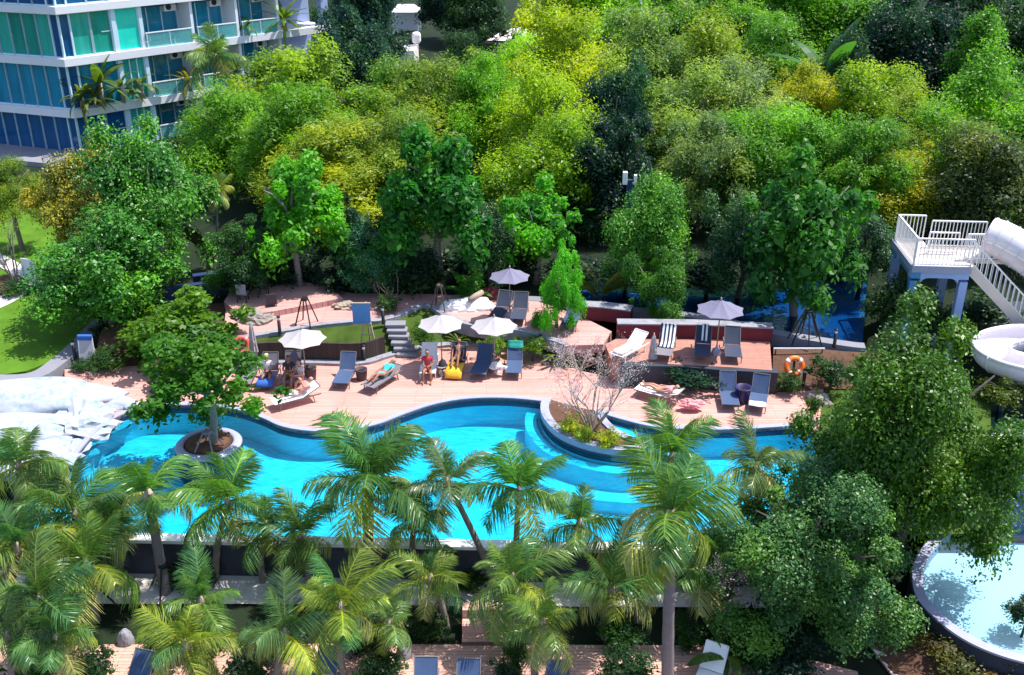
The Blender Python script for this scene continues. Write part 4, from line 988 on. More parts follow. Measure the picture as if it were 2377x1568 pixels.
def lounger(label, fx, fy, z0, rot, sling='sling_blue', frame='frame', back=50, group='sun loungers'):
    f = gp(fx, fy, z0+.34); c = Vector((f.x,f.y,z0)) + Matrix.Rotation(rot,3,'Z') @ Vector((0,.975,0)); key = (sling, frame, back)
    if key in PROTOL: return dup(PROTOL[key], c, rot, label, group)
    t = thing('sun_lounger', label, 'sun lounger', c, rot, group); lounger_parts(t, R(back), sling, frame); PROTOL[key] = t; return t
lg = {}
for k, a in {
 'a': ('grey purple lounger behind the pool planter tree beside the folded parasol', 562, 893, 0, 0, 'sling_grey', 'frame', 62),
 'b': ('grey lounger with a blue towel, left of the pair under the white parasol', 613, 893, 0, .0, 'sling_grey', 'frame', 62),
 'c': ('grey lounger under the white parasol, right of the pair', 667, 889, 0, .0, 'sling_grey', 'frame', 62),
 'd': ('lone lounger beside the dark bucket left of the turquoise sunbather', 789, 891, 0, -.10, 'sling_blue', 'frame', 55),
 'e': ('flat lounger under the turquoise sunbather', 852, 898, 0, -.55, 'sling_grey', 'frame', 14),
 'f': ('white lounger lying sideways at the pool edge', 632, 934, 0, -1.02, 'sling_white', 'frame', 24),
 'g': ('white lounger behind the person in red', 992, 868, 0, 0, 'sling_white', 'frame_white', 55),
 'h': ('lounger under the orange towel beneath the parasols', 1052, 866, 0, -.12, 'sling_dark', 'frame', 55),
 'i': ('blue lounger right of the orange towel, nearer the picture centre', 1108, 869, 0, -.2, 'sling_blue', 'frame', 55),
 'j': ('blue lounger with a sea green towel over its back', 1192, 867, 0, -.05, 'sling_blue', 'frame', 55),
 'k': ('dark lounger under the shaded parasol, left of the pair', 1150, 737, ZU, -.28, 'sling_dark', 'frame', 50),
 'l': ('dark lounger under the shaded parasol, right of the pair', 1202, 742, ZU, -.10, 'sling_dark', 'frame', 52),
 'm': ('blue lounger alone beside the slender green tree', 1318, 757, ZU, -.25, 'sling_blue', 'frame', 45),
 'n': ('white lounger littered with clothes on the red platform', 1430, 826, ZU, -.72, 'sling_white', 'frame_white', 38),
 'o': ('lounger under the striped towel on the red platform', 1539, 826, ZU, -.26, 'sling_grey', 'frame', 55),
 'p': ('navy lounger with a white and navy towel under the lavender parasol', 1630, 828, ZU, -.19, 'sling_dark', 'frame', 55),
 'q': ('plain dark lounger on the red platform under the lavender parasol', 1704, 830, ZU, -.13, 'sling_dark', 'frame', 55),
 'r': ('blue lounger left of the dark blue bin by the pool', 1697, 941, 0, -.08, 'sling_blue', 'frame', 58),
 's': ('blue lounger with white foot right of the dark blue bin by the pool', 1757, 946, 0, -.30, 'sling_blue', 'frame', 58),
 't': ('flat lounger under the bare legged sunbather at the right of the pool planter', 1480, 897, 0, -2.15, 'sling_white', 'frame', 22),
 'u': ('dark blue lounger at the bottom edge left of the rusty plant', 716, 1640, ZL, -.22, 'sling_blue', 'frame', 50),
 'v': ('blue lounger at the bottom edge, left of the pair by the deck steps', 980, 1672, ZL, .0, 'sling_blue', 'frame', 50),
 'w': ('blue lounger at the bottom edge, right of the pair by the deck steps', 1078, 1676, ZL, -.04, 'sling_blue', 'frame', 50),
 'x': ('blue lounger at the bottom edge in front of the hanging palm', 1300, 1680, ZL, .0, 'sling_blue', 'frame', 50),
 'y': ('white and blue lounger at the bottom edge right of the leaning trunk', 1622, 1625, ZL, -.45, 'sling_white', 'frame_white', 45),
 'z': ('dark blue lounger at the bottom edge by the stone dome lamp', 262, 1650, ZL, -.25, 'sling_blue', 'frame', 45),
}.items(): lg[k] = lounger(*a)

def towel(label, host, pts, w, mat, thick=.025, x0=0, group=None, seed=1):
    """cloth laid over a lounger: pts are (y, z) along the lounger in its own axes"""
    rr = random.Random(seed); n = len(pts); m = 5; vs = []; fs = []
    for lay in (0,1):
        for i,(y,z) in enumerate(pts):
            for k in range(m):
                x = x0+(k/(m-1)-.5)*w*(1+.04*sin(i*2.1)); vs.append((x+rr.uniform(-.006,.006), y, z+(.0 if lay else thick)+.012*sin(k*2+i*1.3)))
    for lay in (0,1):
        b = lay*n*m
        for i in range(n-1):
            for k in range(m-1):
                q = (b+i*m+k, b+i*m+k+1, b+(i+1)*m+k+1, b+(i+1)*m+k); fs.append(q if lay == 0 else q[::-1])
    b = n*m
    for i in range(n-1): fs += [(i*m,(i+1)*m,b+(i+1)*m,b+i*m),(b+i*m+m-1,b+(i+1)*m+m-1,(i+1)*m+m-1,i*m+m-1)]
    for k in range(m-1): fs += [(b+k,b+k+1,k+1,k),((n-1)*m+k,(n-1)*m+k+1,b+(n-1)*m+k+1,b+(n-1)*m+k)]
    o = obj('towel', MB().add(vs,fs), M[mat], None, True)
    o.location = host.location; o.rotation_euler = host.rotation_euler; tag(o, label, 'towel', group); return o
def bk(d, back, off=.03): b = R(back); return (.234+.02+d*cos(b)-off*sin(b), .37+d*sin(b)+off*cos(b))
towel('blue towel over the foot of a grey lounger', lg['b'], [(-1.0,.22),(-.985,.38),(-.8,.39),(-.6,.385),(-.4,.385)], .68, 'cloth_blue', seed=2)
towel('navy and white striped towel spread over a lounger', lg['o'], [(-.25,.385),(0,.385),(.2,.39)]+[bk(d,55) for d in (.1,.35,.6,.78)]+[(.234+.77*cos(R(55)),.37+.84*sin(R(55))),(.234+.95*cos(R(55)),.30+.7*sin(R(55)))], .64, 'stripe', seed=3)
towel('white towel hanging over the back of a navy lounger', lg['p'], [bk(d,55) for d in (.1,.3,.55,.78)]+[(.234+.78*cos(R(55)),.37+.85*sin(R(55)))], .28, 'stripe', x0=.05, seed=4)
towel('sea green towel over the top of a blue lounger', lg['j'], [bk(d,55) for d in (.5,.65,.78)]+[(.234+.78*cos(R(55)),.37+.86*sin(R(55))),(.234+.95*cos(R(55)),.28+.7*sin(R(55)))], .66, 'cloth_green', seed=5)
towel('orange towel hanging off the front of a lounger', lg['h'], [(-1.05,.1),(-1.0,.36),(-.75,.39),(-.4,.385),(-.1,.39)], .72, 'cloth_yellow', seed=6)
towel('small white towel on the foot of a blue lounger', lg['s'], [(-.985,.38),(-.8,.385),(-.58,.385)], .66, 'sling_white', seed=7)
towel('crumpled pale pink cloth on the white lounger', lg['n'], [(-.9,.40),(-.7,.43),(-.45,.41),(-.2,.44),(0,.41)], .5, 'cloth_pale', .05, seed=8)

# bollard lamps
BOL = None
def bollard(label, x, y, z0, h=.85):
    global BOL; p = gp(x,y,z0)
    if BOL is not None: return dup(BOL, p, 0, label, 'black bollard lamps')
    t = thing('bollard_lamp', label, 'bollard lamp', p, 0, 'black bollard lamps')
    obj('post', MB().lathe([(.085,0),(.075,.02),(.075,h-.2)],14), M['black'], t, True)
    obj('lens', MB().lathe([(.062,h-.2),(.062,h-.06)],14), M['lens'], t, True)
    obj('cap', MB().lathe([(.085,h-.06),(.085,h-.01),(.05,h+.015)],14), M['black'], t, True); BOL = t; return t
for a in [('bollard lamp beside the white towel chair at left', 175, 832, .1), ('bollard lamp on the terrace coping left of the white parasol', 650, 775, ZU),
          ('bollard lamp in front of the grass bank below the blue board', 846, 842, 0), ('bollard lamp at the end of the grey terrace coping', 1254, 818, .35),
          ('bollard lamp before the red platform left of the blue loungers', 1652, 884, .25), ('bollard lamp next to the orange lifebuoy', 1864, 898, 0),
          ('tall bollard lamp by the blue river at the edge of the huge tree', 1936, 806, ZU-.1), ('bollard lamp at the top of the stepping slabs', 890, 752, ZU)]: bollard(*a)

def lifebuoy(label, x, y, z0, hz, tilt, mat, R1=.36, r=.105):
    B = gp(x,y,z0); t = thing('lifebuoy', label, 'lifebuoy', (B.x,B.y,z0+hz), 0, None); n, m = 28, 10; vs = []; fs = []
    for i in range(n):
        a = 2*pi*i/n
        for k in range(m):
            b = 2*pi*k/m; q = R1+r*cos(b); vs.append((q*cos(a), -r*.8*sin(b), q*sin(a)))
    for i in range(n):
        for k in range(m): fs.append((i*m+k,((i+1)%n)*m+k,((i+1)%n)*m+(k+1)%m,i*m+(k+1)%m))
    o = obj('ring', MB().add(vs,fs), M[mat], t, True)
    for q in range(4):
        mb = MB(); vs = []; fs = []
        for i in range(5):
            a = pi/4+q*pi/2+(i/4-.5)*.30
            for k in range(m):
                b = 2*pi*k/m; w = R1+(r+.006)*cos(b); vs.append((w*cos(a), -(r*.8+.006)*sin(b), w*sin(a)))
        for i in range(4):
            for k in range(m): fs.append((i*m+k,(i+1)*m+k,(i+1)*m+(k+1)%m,i*m+(k+1)%m))
        obj('band', mb.add(vs,fs), M['white'] if mat == 'orange' else M['cloth_pink'], t, True)
    t.rotation_euler = tilt
    p = thing('lifebuoy_post', 'dark post carrying the '+('orange lifebuoy beside the huge tree' if mat == 'orange' else 'faded red lifebuoy beside the folded parasol'), 'post', (B.x+.02,B.y+.14,z0))
    obj('post', MB().box((0,0,(hz+.3)/2),(.09,.07,hz+.3)), M['black'], p, bevel=.008); obj('hook', MB().bar((0,-.03,hz+.22),(0,-.15,hz+.26),.03), M['steel'], p)
lifebuoy('orange lifebuoy with white bands on a post beside the huge tree', 1838, 896, 0, .92, (-.35,0,.1), 'orange', .34, .12)
lifebuoy('faded red lifebuoy hanging among leaves beside the folded parasol', 565, 848, 0, .98, (-.4,0,.35), 'red', .32, .11)

def pot(label, x, y, z0, r0, r1, h, mat, cat, name):
    t = thing(name, label, cat, gp(x,y,z0))
    obj('body', MB().lathe([(r0*.96,0),(r0,.03),((r0+r1)*.52,h*.5),(r1,h-.03),(r1*1.06,h-.02),(r1*1.06,h+.02),(r1*.9,h+.02),(r1*.86,h-.12)],18), M[mat], t, True)
    obj('lid', MB().lathe([(r1*.86,h-.12),(r1*.4,h-.10),(.01,h-.10)],18), M['black'], t, True); return t
pot('dark wicker basket bin beside the right lounger under the white parasol', 722, 884, 0, .21, .27, .62, 'wicker', 'bin', 'basket_bin')
pot('round dark bucket bin beside the lone lounger', 840, 881, 0, .21, .25, .48, 'wicker', 'bin', 'basket_bin')
pot('dark blue tapered bin between the two blue loungers', 1722, 934, 0, .24, .33, .68, 'bin_blue', 'bin', 'tapered_bin')
def side_table(label, x, y, z0, r=.24, h=.42, mat='white'):
    t = thing('side_table', label, 'side table', gp(x,y,z0)); obj('table_top', MB().lathe([(r,h-.03),(r*1.02,h-.015),(r,h)],18), M[mat], t)
    obj('stem', MB().lathe([(r*.8,0),(r*.5,.05),(r*.3,h*.5),(r*.6,h-.03)],14), M[mat], t, True)
side_table('small white side table between the two blue loungers under the parasol', 1152, 864, 0, .22, .40)
side_table('grey side table beside the orange towel lounger', 1026, 872, 0, .2, .45, 'steel')

# director's chair with blue towel, left
c = gp(208, 852, .02); t = thing('deck_chair', 'tall white slatted chair with a grey cloth back at the left end of the deck', 'chair', c, .12)
for sx in (-.33,.33): obj('leg', MB().bar((sx,-.12,0),(sx*.86,.12,1.35),.045), M['frame_white'], t); obj('leg', MB().bar((sx,.55,0),(sx*.9,.1,.8),.045), M['frame_white'], t)
obj('back_cloth', MB().bar((0,-.085,.42),(0,.11,1.28),.58,.02,(0,1,0)), M['canopy'], t); obj('crossbar', MB().bar((-.32,-.08,.36),(.32,-.08,.36),.035), M['frame_white'], t)
obj('crossbar', MB().bar((-.29,.12,1.33),(.29,.12,1.33),.035), M['frame_white'], t)
o = obj('towel', MB().box((0,0,0),(.62,.16,.26)), M['cloth_blue'], None, bevel=.05); o.location = c+Vector((-.02,.12,1.36)); o.rotation_euler = (.15,.06,.12); tag(o, 'bright blue folded towel on top of the tall white chair', 'towel')

# blue board on a tripod easel
c = gp(852, 800, .55); t = thing('easel', 'grey wooden tripod easel holding a blue board on the grass bank', 'easel', c)
H = 2.0
for b_ in ((-.28,-.1),(.42,-.12),(.06,.55)): obj('leg', MB().bar((b_[0],b_[1],-.1),(.04,.12,H),.05), M['timber'], t)
obj('crossbar', MB().bar((-.22,-.05,.5),(.34,-.06,.5),.04), M['timber'], t); obj('crossbar', MB().bar((-.12,0,.95),(.22,0,.95),.04), M['timber'], t)
obj('board', MB().box((-.16,.02,1.5),(.78,.05,.95)), M['tower_blue'], t); obj('board_frame', MB().box((-.16,.0,1.99),(.84,.09,.05)), M['timber'], t); obj('board_frame', MB().box((-.16,0,1.0),(.84,.09,.05)), M['timber'], t)

# stepping slabs up the bank
sl = [(945,822,.08,.95),(938,808,.25,.95),(932,795,.42,.95),(926,780,.6,.95),(922,767,.78,.95),(918,753,.96,.95)]
first = None; names = ['lowest of the six grey stepping slabs', 'second lowest grey stepping slab', 'third grey stepping slab from the deck', 'fourth grey stepping slab from the deck', 'fifth grey stepping slab from the deck', 'topmost grey stepping slab']
for (x,y,z,w), nm in zip(sl, names):
    p = gp(x,y,z); lab = nm+' up the grass bank'
    if first is None:
        first = obj('stepping_slab', MB().box((0,0,0),(.92,.52,.16)), M['path_grey'], bevel=.03); first.location = p; tag(first, lab, 'stepping stone', 'stepping slabs on the bank')
    else:
        o = first.copy(); COL.objects.link(o); o.location = p; o.rotation_euler.z = (x*7%10-5)*.02; o['label'] = lab

# rocks
def rock(label, x, y, z0, sx, sy, sz, mat, seed, name='boulder', cat='rock', rough=.28, group=None, cell=.35):
    bm = bmesh.new(); bmesh.ops.create_icosphere(bm, subdivisions=4, radius=1); rng = random.Random(seed); ph = [rng.uniform(0,6) for _ in range(9)]
    from mathutils import noise as mn
    for v in bm.verts:
        p = v.co*1.3+Vector((ph[0],ph[1],ph[2])); d = mn.fractal(p,1,2,4)*rough*1.6; cel = mn.cell(p*1.6)*rough*cell + mn.fractal(p*3.5,1,2,3)*rough*.35
        v.co *= 1+d+cel; v.co.x *= sx; v.co.y *= sy; v.co.z = max(v.co.z,-.35)*sz
    me = bpy.data.meshes.new(name); bm.to_mesh(me); bm.free(); me.polygons.foreach_set('use_smooth',[cell < .3]*len(me.polygons)); o = link(name, me, M[mat]); o.location = gp(x,y,z0); tag(o, label, cat, group); return o
rock('flat topped grey brown boulder on the left terrace behind the red lifebuoy', 598, 740, ZU, .85, .7, .42, 'rock', 3)
rock('small pale stone beside the flat topped boulder', 560, 735, ZU, .4, .4, .3, 'rock', 5)
rock('brown wicker-like rock heap at the back of the left terrace', 655, 660, ZU, .7, .5, .5, 'rock', 8)
rock('pale tan boulder on the pink terrace right of the propped trunk', 800, 712, ZU, .55, .4, .22, 'timber', 12)
rock('grey boulder at the right end of the pool', 1872, 985, 0, .42, .35, .36, 'rock', 21)
rock('grey boulder half hidden by the huge tree at the end of the deck', 1900, 930, 0, .45, .5, .3, 'rock', 22)
rock('pale stone beside the turquoise bag', 1470, 878, 0, .35, .3, .22, 'timber', 23)
for i, (lab, x, y, z, sx, sy, sz, sd) in enumerate([
   ('large smooth white rock ledge at the left edge below the lawn', 70, 925, -.1, 3.9, 1.4, .6, 31), ('white rock ledge lower left with a dark seam', 30, 1005, -.3, 2.7, 1.2, .6, 32),
   ('cracked white rock face falling into the pool', 205, 985, -.3, 1.5, 1.5, .5, 33), ('white rock at the pool edge beside the pink deck', 285, 945, -.1, .7, .5, .34, 34),
   ('low white rock streaked with water at the pool corner', 130, 1070, -.4, 1.2, 1.3, .45, 35), ('white rock lip behind the palm at the left edge', 20, 1085, -.5, 1.4, .8, .5, 36),
   ('small blue-white rock next to the pink deck', 312, 950, -.05, .42, .34, .28, 37)]):
    rock(lab, x, y, z, sx, sy, sz, 'white_rock', sd, 'white_rock', 'rock', .3 if 'cracked' in lab or 'streaked' in lab else .13, 'white rocks at the left end of the pool', 1.0 if 'cracked' in lab or 'streaked' in lab else 0)
rock('domed grey stone lamp beside the lower deck at left', 293, 1492, ZL, .24, .24, .5, 'grey_stone', 41, 'stone_lamp', 'stone lamp', .06)
t = thing('stone_lamp', 'tapered grey stone lamp with a small window on the lower deck', 'stone lamp', gp(938,1522,ZL))
obj('body', MB().lathe([(.26,0),(.25,.05),(.17,.42),(.13,.5),(.05,.53)],14), M['grey_stone'], t, True); obj('lamp_window', MB().box((0,-.165,.40),(.12,.05,.07)), M['lens'], t)

# table and chairs on the left terrace
c = gp(572, 672, ZU+.28); t = thing('table', 'grey topped rectangular table on the left terrace', 'table', c, .15)
obj('table_top', MB().box((0,0,.72),(1.7,.8,.05)), M['grey_stone'], t, bevel=.01)
for sx in (-.75,.75):
    for sy in (-.32,.32): obj('leg', MB().box((sx,sy,.345),(.06,.06,.69)), M['timber'], t)
def chair(label, x, y, z0, rz, mat='timber'):
    t = thing('chair', label, 'chair', gp(x,y,z0), rz, 'terrace chairs'); obj('seat', MB().box((0,0,.43),(.46,.46,.05)), M[mat], t); obj('backrest', MB().box((0,-.22,.70),(.46,.04,.46)), M[mat], t)
    for sx in (-.2,.2):
        for sy in (-.2,.2): obj('leg', MB().box((sx,sy,.20),(.04,.04,.40)), M['black'], t)
chair('grey chair in front of the left terrace table', 565, 700, ZU+.28, 0, 'grey_stone'); chair('dark chair at the right end of the left terrace table', 612, 688, ZU+.28, pi/2, 'black')
chair('dark chair at the edge of the terrace beside the boulder', 632, 722, ZU, .3, 'wicker')

# white plastic bench-like drape and log on the upper terrace
rock('long pale draped daybed cushion with rounded end on the upper terrace', 1085, 715, ZU, 1.35, .5, .5, 'sling_white', 51, 'beanbag', 'beanbag', .12)
t = thing('log', 'short tan log lying on the pale beanbag', 'log', gp(1105,690,ZU+.55), .9); obj('bark', MB().tube([(-.45,0,0),(0,.02,.05),(.45,0,.1)],[.13,.14,.13],10), M['timber'], t, True)
rock('maroon beanbag behind the tan log', 1140, 690, ZU, .5, .4, .55, 'maroon', 52, 'beanbag', 'beanbag', .1)
rock('navy bag at the foot of the slender green tree', 1252, 752, ZU, .28, .22, .34, 'cloth_dark', 53, 'bag', 'bag', .14)
rock('turquoise bag on the deck right of the pool planter', 1507, 886, 0, .3, .2, .18, 'cloth_green', 54, 'bag', 'bag', .12)
rock('crumpled pale clothes on the side table between blue loungers', 1155, 853, .4, .32, .2, .16, 'cloth_pale', 55, 'clothes_pile', 'clothes', .3)
rock('black bag on the grey side table beside the orange towel', 1028, 850, .42, .2, .16, .3, 'cloth_dark', 56, 'bag', 'bag', .15)
rock('pink clothes heap at the right end of the sunbather lounger', 1605, 940, .25, .45, .25, .22, 'cloth_pink', 57, 'clothes_pile', 'clothes', .35)
# rail and tree props
def props(label, x, y, z0, spread, h, n=4, mat='timber'):
    t = thing('tree_prop', label, 'tree prop', gp(x,y,z0))
    for k in range(n):
        a = 2*pi*k/n+.5; obj('stake', MB().bar((cos(a)*spread,sin(a)*spread,-.05),(cos(a)*.12,sin(a)*.12,h),.05), M[mat], t)
    obj('collar', MB().lathe([(.14,h-.15),(.16,h-.12),(.16,h-.04),(.14,h-.02)],8), M[mat], t)
props('dark stakes propping the pale trunk above the white parasol', 712, 752, ZU, .55, 1.3, 4, 'black')
props('dark stakes propping the glossy tree beside the parasols', 1022, 720, ZU, .55, 1.3, 4, 'bark_dark')
props('dark stakes round the forked pale trunk by the river', 1868, 792, ZU, .75, 1.5, 6, 'black')
props('pale stakes round the tree in the pool planter', 486, 1040, .1, .55, .75, 4, 'bark_pale')
props('stakes propping the arching frond palm at left', 225, 1436, ZL, .8, 1.3, 3, 'black')
props('stakes propping the small palm with the swollen trunk', 390, 1378, ZL, .8, 1.2, 3, 'black')
props('stakes propping the pale fronded palm at centre left', 1040, 1440, ZL, .6, 1.4, 3, 'black')
t = thing('handrail', 'thin white rail beside the stakes by the river', 'rail', gp(1855,812,ZU)); obj('rail', MB().bar((-1.1,0,.05),(1.1,.0,.05),.05), M['white'], t)
for sx in (-1,1): obj('post', MB().bar((sx,0,-.4),(sx,0,.03),.04), M['black'], t)

# round planter in the pool with stone ring
c = gp(485,1035,ZW); t = thing('round_planter', 'round grey stone planter standing in the pool under the frangipani tree', 'planter', (c.x,c.y,0)); n = 40
obj('shaded_band', MB().lathe([(1.235,DP),(1.255,-.10),(1.2,-.06)], 40), M['pool_navy'], t, True)  # navy colour stands for the shade on the ring's outer wall
prof = [(1.235,-.10),(1.25,-.07),(1.20,-.02),(1.0,.03),(.93,.02),(.91,-.05),(.01,.02)]
obj('stone_ring', MB().lathe(prof[:6], n), M['coping'], t, True); obj('soil', MB().lathe([(.92,-.02),(.6,.10),(.02,.18)], n), M['mulch'], t, True)

# signs and posts
c = gp(70,672,.27); t = thing('sign_board', 'pale blue tilted board on two thin legs beside the lawn path', 'sign board', c, -.35)
for sx in (-.3,.3): obj('leg', MB().bar((sx,0,-.1),(sx,.1,1.5),.045), M['steel'], t)
o = obj('board', MB().box((0,.06,1.05),(.85,.05,1.05)), M['facade'], t); o.rotation_euler = (-.1,0,0)
c = gp(1452,640,ZU); t = thing('speaker_post', 'dark post carrying two white boxes at the edge of the wood', 'post', c)
H = 5.0; obj('post', MB().box((0,0,H/2),(.34,.2,H)), M['navy'], t); obj('speaker_box', MB().box((-.27,-.06,H+.1),(.22,.25,.62)), M['white'], t, bevel=.02); obj('speaker_box', MB().box((.24,-.02,H),(.14,.2,.5)), M['white'], t, bevel=.02); obj('pipe', MB().tube([(.3,0,H-.3),(.3,0,.5)],.03,6), M['steel'], t)
c = gp(1478,205,ZU); t = thing('flag_pole', 'thin white pole standing in the wood at the top edge', 'pole', c); obj('shaft', MB().tube([(0,0,0),(0,0,13)],[.16,.09],8), M['white'], t, True); obj('pole_base', MB().lathe([(.3,0),(.3,.2),(.18,.3)],10), M['grey_stone'], t)
c = gp(2325,110,ZU); t = thing('street_lamp', 'far pale lamp post in the dark top right corner', 'street lamp', c); obj('post', MB().tube([(0,0,0),(0,0,6.5)],[.2,.12],8), M['steel'], t, True); obj('lamp_head', MB().lathe([(.1,6.5),(.5,6.7),(.45,7.0),(.1,7.2)],10), M['lens'], t, True)
# pale far structures through the gaps
def pavilion(label, x, y, wd, d, h, roof='white', name='pavilion'):
    B = gp(x,y,ZU); w = wd*depth(B)/FD; t = thing(name, label, 'pavilion', B)
    obj('roof', MB().add([(-w/2,-d/2,h),(w/2,-d/2,h),(w/2,d/2,h),(-w/2,d/2,h),(-w*.3,0,h+.7),(w*.3,0,h+.7)],[(0,1,5,4),(2,3,4,5),(1,2,5),(3,0,4),(3,2,1,0)]), M[roof], t)
    for sx in (-.46,.46):
        for sy in (-.42,.42): obj('column', MB().box((sx*w,sy*d,h/2),(.25,.25,h)), M[roof], t)
    obj('back_wall', MB().box((0,d*.42,h/2),(w*.92-.26,.2,h-.01)), M['facade'], t)
pavilion('small white roofed pavilion seen through the dark trees at the top edge', 945, 75, 60, 4, 2.6)
tr_ = gps([(1130,95),(1165,70),(1230,62),(1300,75),(1330,92),(1250,98)], ZU+.02); struct('clearing', MB().sheet([(p.x,p.y,ZU+.05) for p in tr_]), M['path'])
tr_ = gps([(1050,170),(1100,140),(1150,150),(1165,230),(1150,300),(1095,260)], ZU+.02); struct('clearing', MB().sheet([(p.x,p.y,ZU+.055) for p in tr_]), M['path'])
c = gp(908,160,ZU); t = thing('terrace_wall', 'pale curved garden terrace with low wall in the dark upper wood', 'wall', c)
P = [Vector((-3.2,0,0)),Vector((-1.5,-.8,0)),Vector((.5,-1.0,0)),Vector((2.4,-.6,0))]; P = smooth_line(P,5)
obj('floor', MB().prism([(p.x,p.y) for p in P]+[(2.4,5),(-3.2,3)], 0, 1.6), M['path'], t); obj('parapet', MB().ribbon(P,-.25,.05,.2,1.9), M['white'], t); obj('end_post', MB().box((2.3,4.2,2.4),(.9,.9,1.2)), M['white'], t, bevel=.3)

# ------------------------------------------------------------------ apartment block
YB = 72.0; Cb = yp(150,137,YB); Cb.z = ZU-.1
dR = Vector((.69,.72,0)).normalized(); nR = Vector((dR.y,-dR.x,0)); dL = Vector((-.94,.33,0)).normalized(); nL = Vector((dL.y,-dL.x,0))*-1
if nL.y > 0: nL = -nL
bt = thing('apartment_block', 'blue glass apartment block with white slab bands and balconies', 'building', Cb)
zof = lambda z: z-Cb.z
def s_of(dx, z):
    u = (dx-1188.5)/FD; K = (CAMH-z)*SP
    return (u*(Cb.y*CP+K)-Cb.x)/(dR.x-u*dR.y*CP)
LEN, LENL = 22.5, 13.0
back_pt = dR*LEN + Vector((-.75,.66,0))*16
def foot(off): # slab outline
    cor = (nR+nL).normalized()*off/max(.3,(nR+nL).normalized().dot(nR))
    return [dL*LENL+nL*off, cor, dR*LEN+nR*off, back_pt, dL*LENL+Vector((0,10,0))]
slabs = [(3.62,4.15),(7.17,7.70),(10.65,11.15),(14.1,14.6)]
for z0,z1 in slabs:
    P = foot(.32); obj('floor_slab', MB().prism([(p.x,p.y) for p in P], zof(z0), zof(z1), True), M['facade'], bt, bevel=.03)
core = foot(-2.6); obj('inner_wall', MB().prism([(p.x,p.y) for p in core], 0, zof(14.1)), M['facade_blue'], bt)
def wpanel(d, nrm, s0, s1, z0, z1, off, mat, name='window', fr=.07, mull=(), rail=None):
    """glazed bay between s0 and s1 along the face, with its frame as a sub-part"""
    a, b = d*s0+nrm*off, d*s1+nrm*off
    g = MB().add([a+Vector((0,0,z0)), b+Vector((0,0,z0)), b+Vector((0,0,z1)), a+Vector((0,0,z1)), a-nrm*.06+Vector((0,0,z0)), b-nrm*.06+Vector((0,0,z0)), b-nrm*.06+Vector((0,0,z1)), a-nrm*.06+Vector((0,0,z1))],[(0,1,2,3),(7,6,5,4),(0,4,5,1),(1,5,6,2),(2,6,7,3),(3,7,4,0)])
    o = obj(name, g, M[mat], bt); mb = MB(); q = nrm*.03
    for p in (a,b): mb.bar(p+q+Vector((0,0,z0)), p+q+Vector((0,0,z1)), fr, .12, nrm)
    mb.bar(a+q+Vector((0,0,z0+.04)), b+q+Vector((0,0,z0+.04)), .1, .08); mb.bar(a+q+Vector((0,0,z1-.04)), b+q+Vector((0,0,z1-.04)), .1, .08)
    for f in mull: p = a.lerp(b,f); mb.bar(p+q+Vector((0,0,z0)), p+q+Vector((0,0,z1)), fr*.8, .1, nrm)
    if rail is not None:
        zr = z0+(z1-z0)*rail; mb.bar(a.lerp(b,.5)+q+Vector((0,0,zr)), b+q+Vector((0,0,zr)), .05)
    obj('frame', mb, M['mullion'], o); return o
floors = [(4.15,7.17,'glass_blue'),(7.70,10.65,'glass_green'),(11.15,14.1,'glass_dark'),(.95,3.62,'glass_dark')]
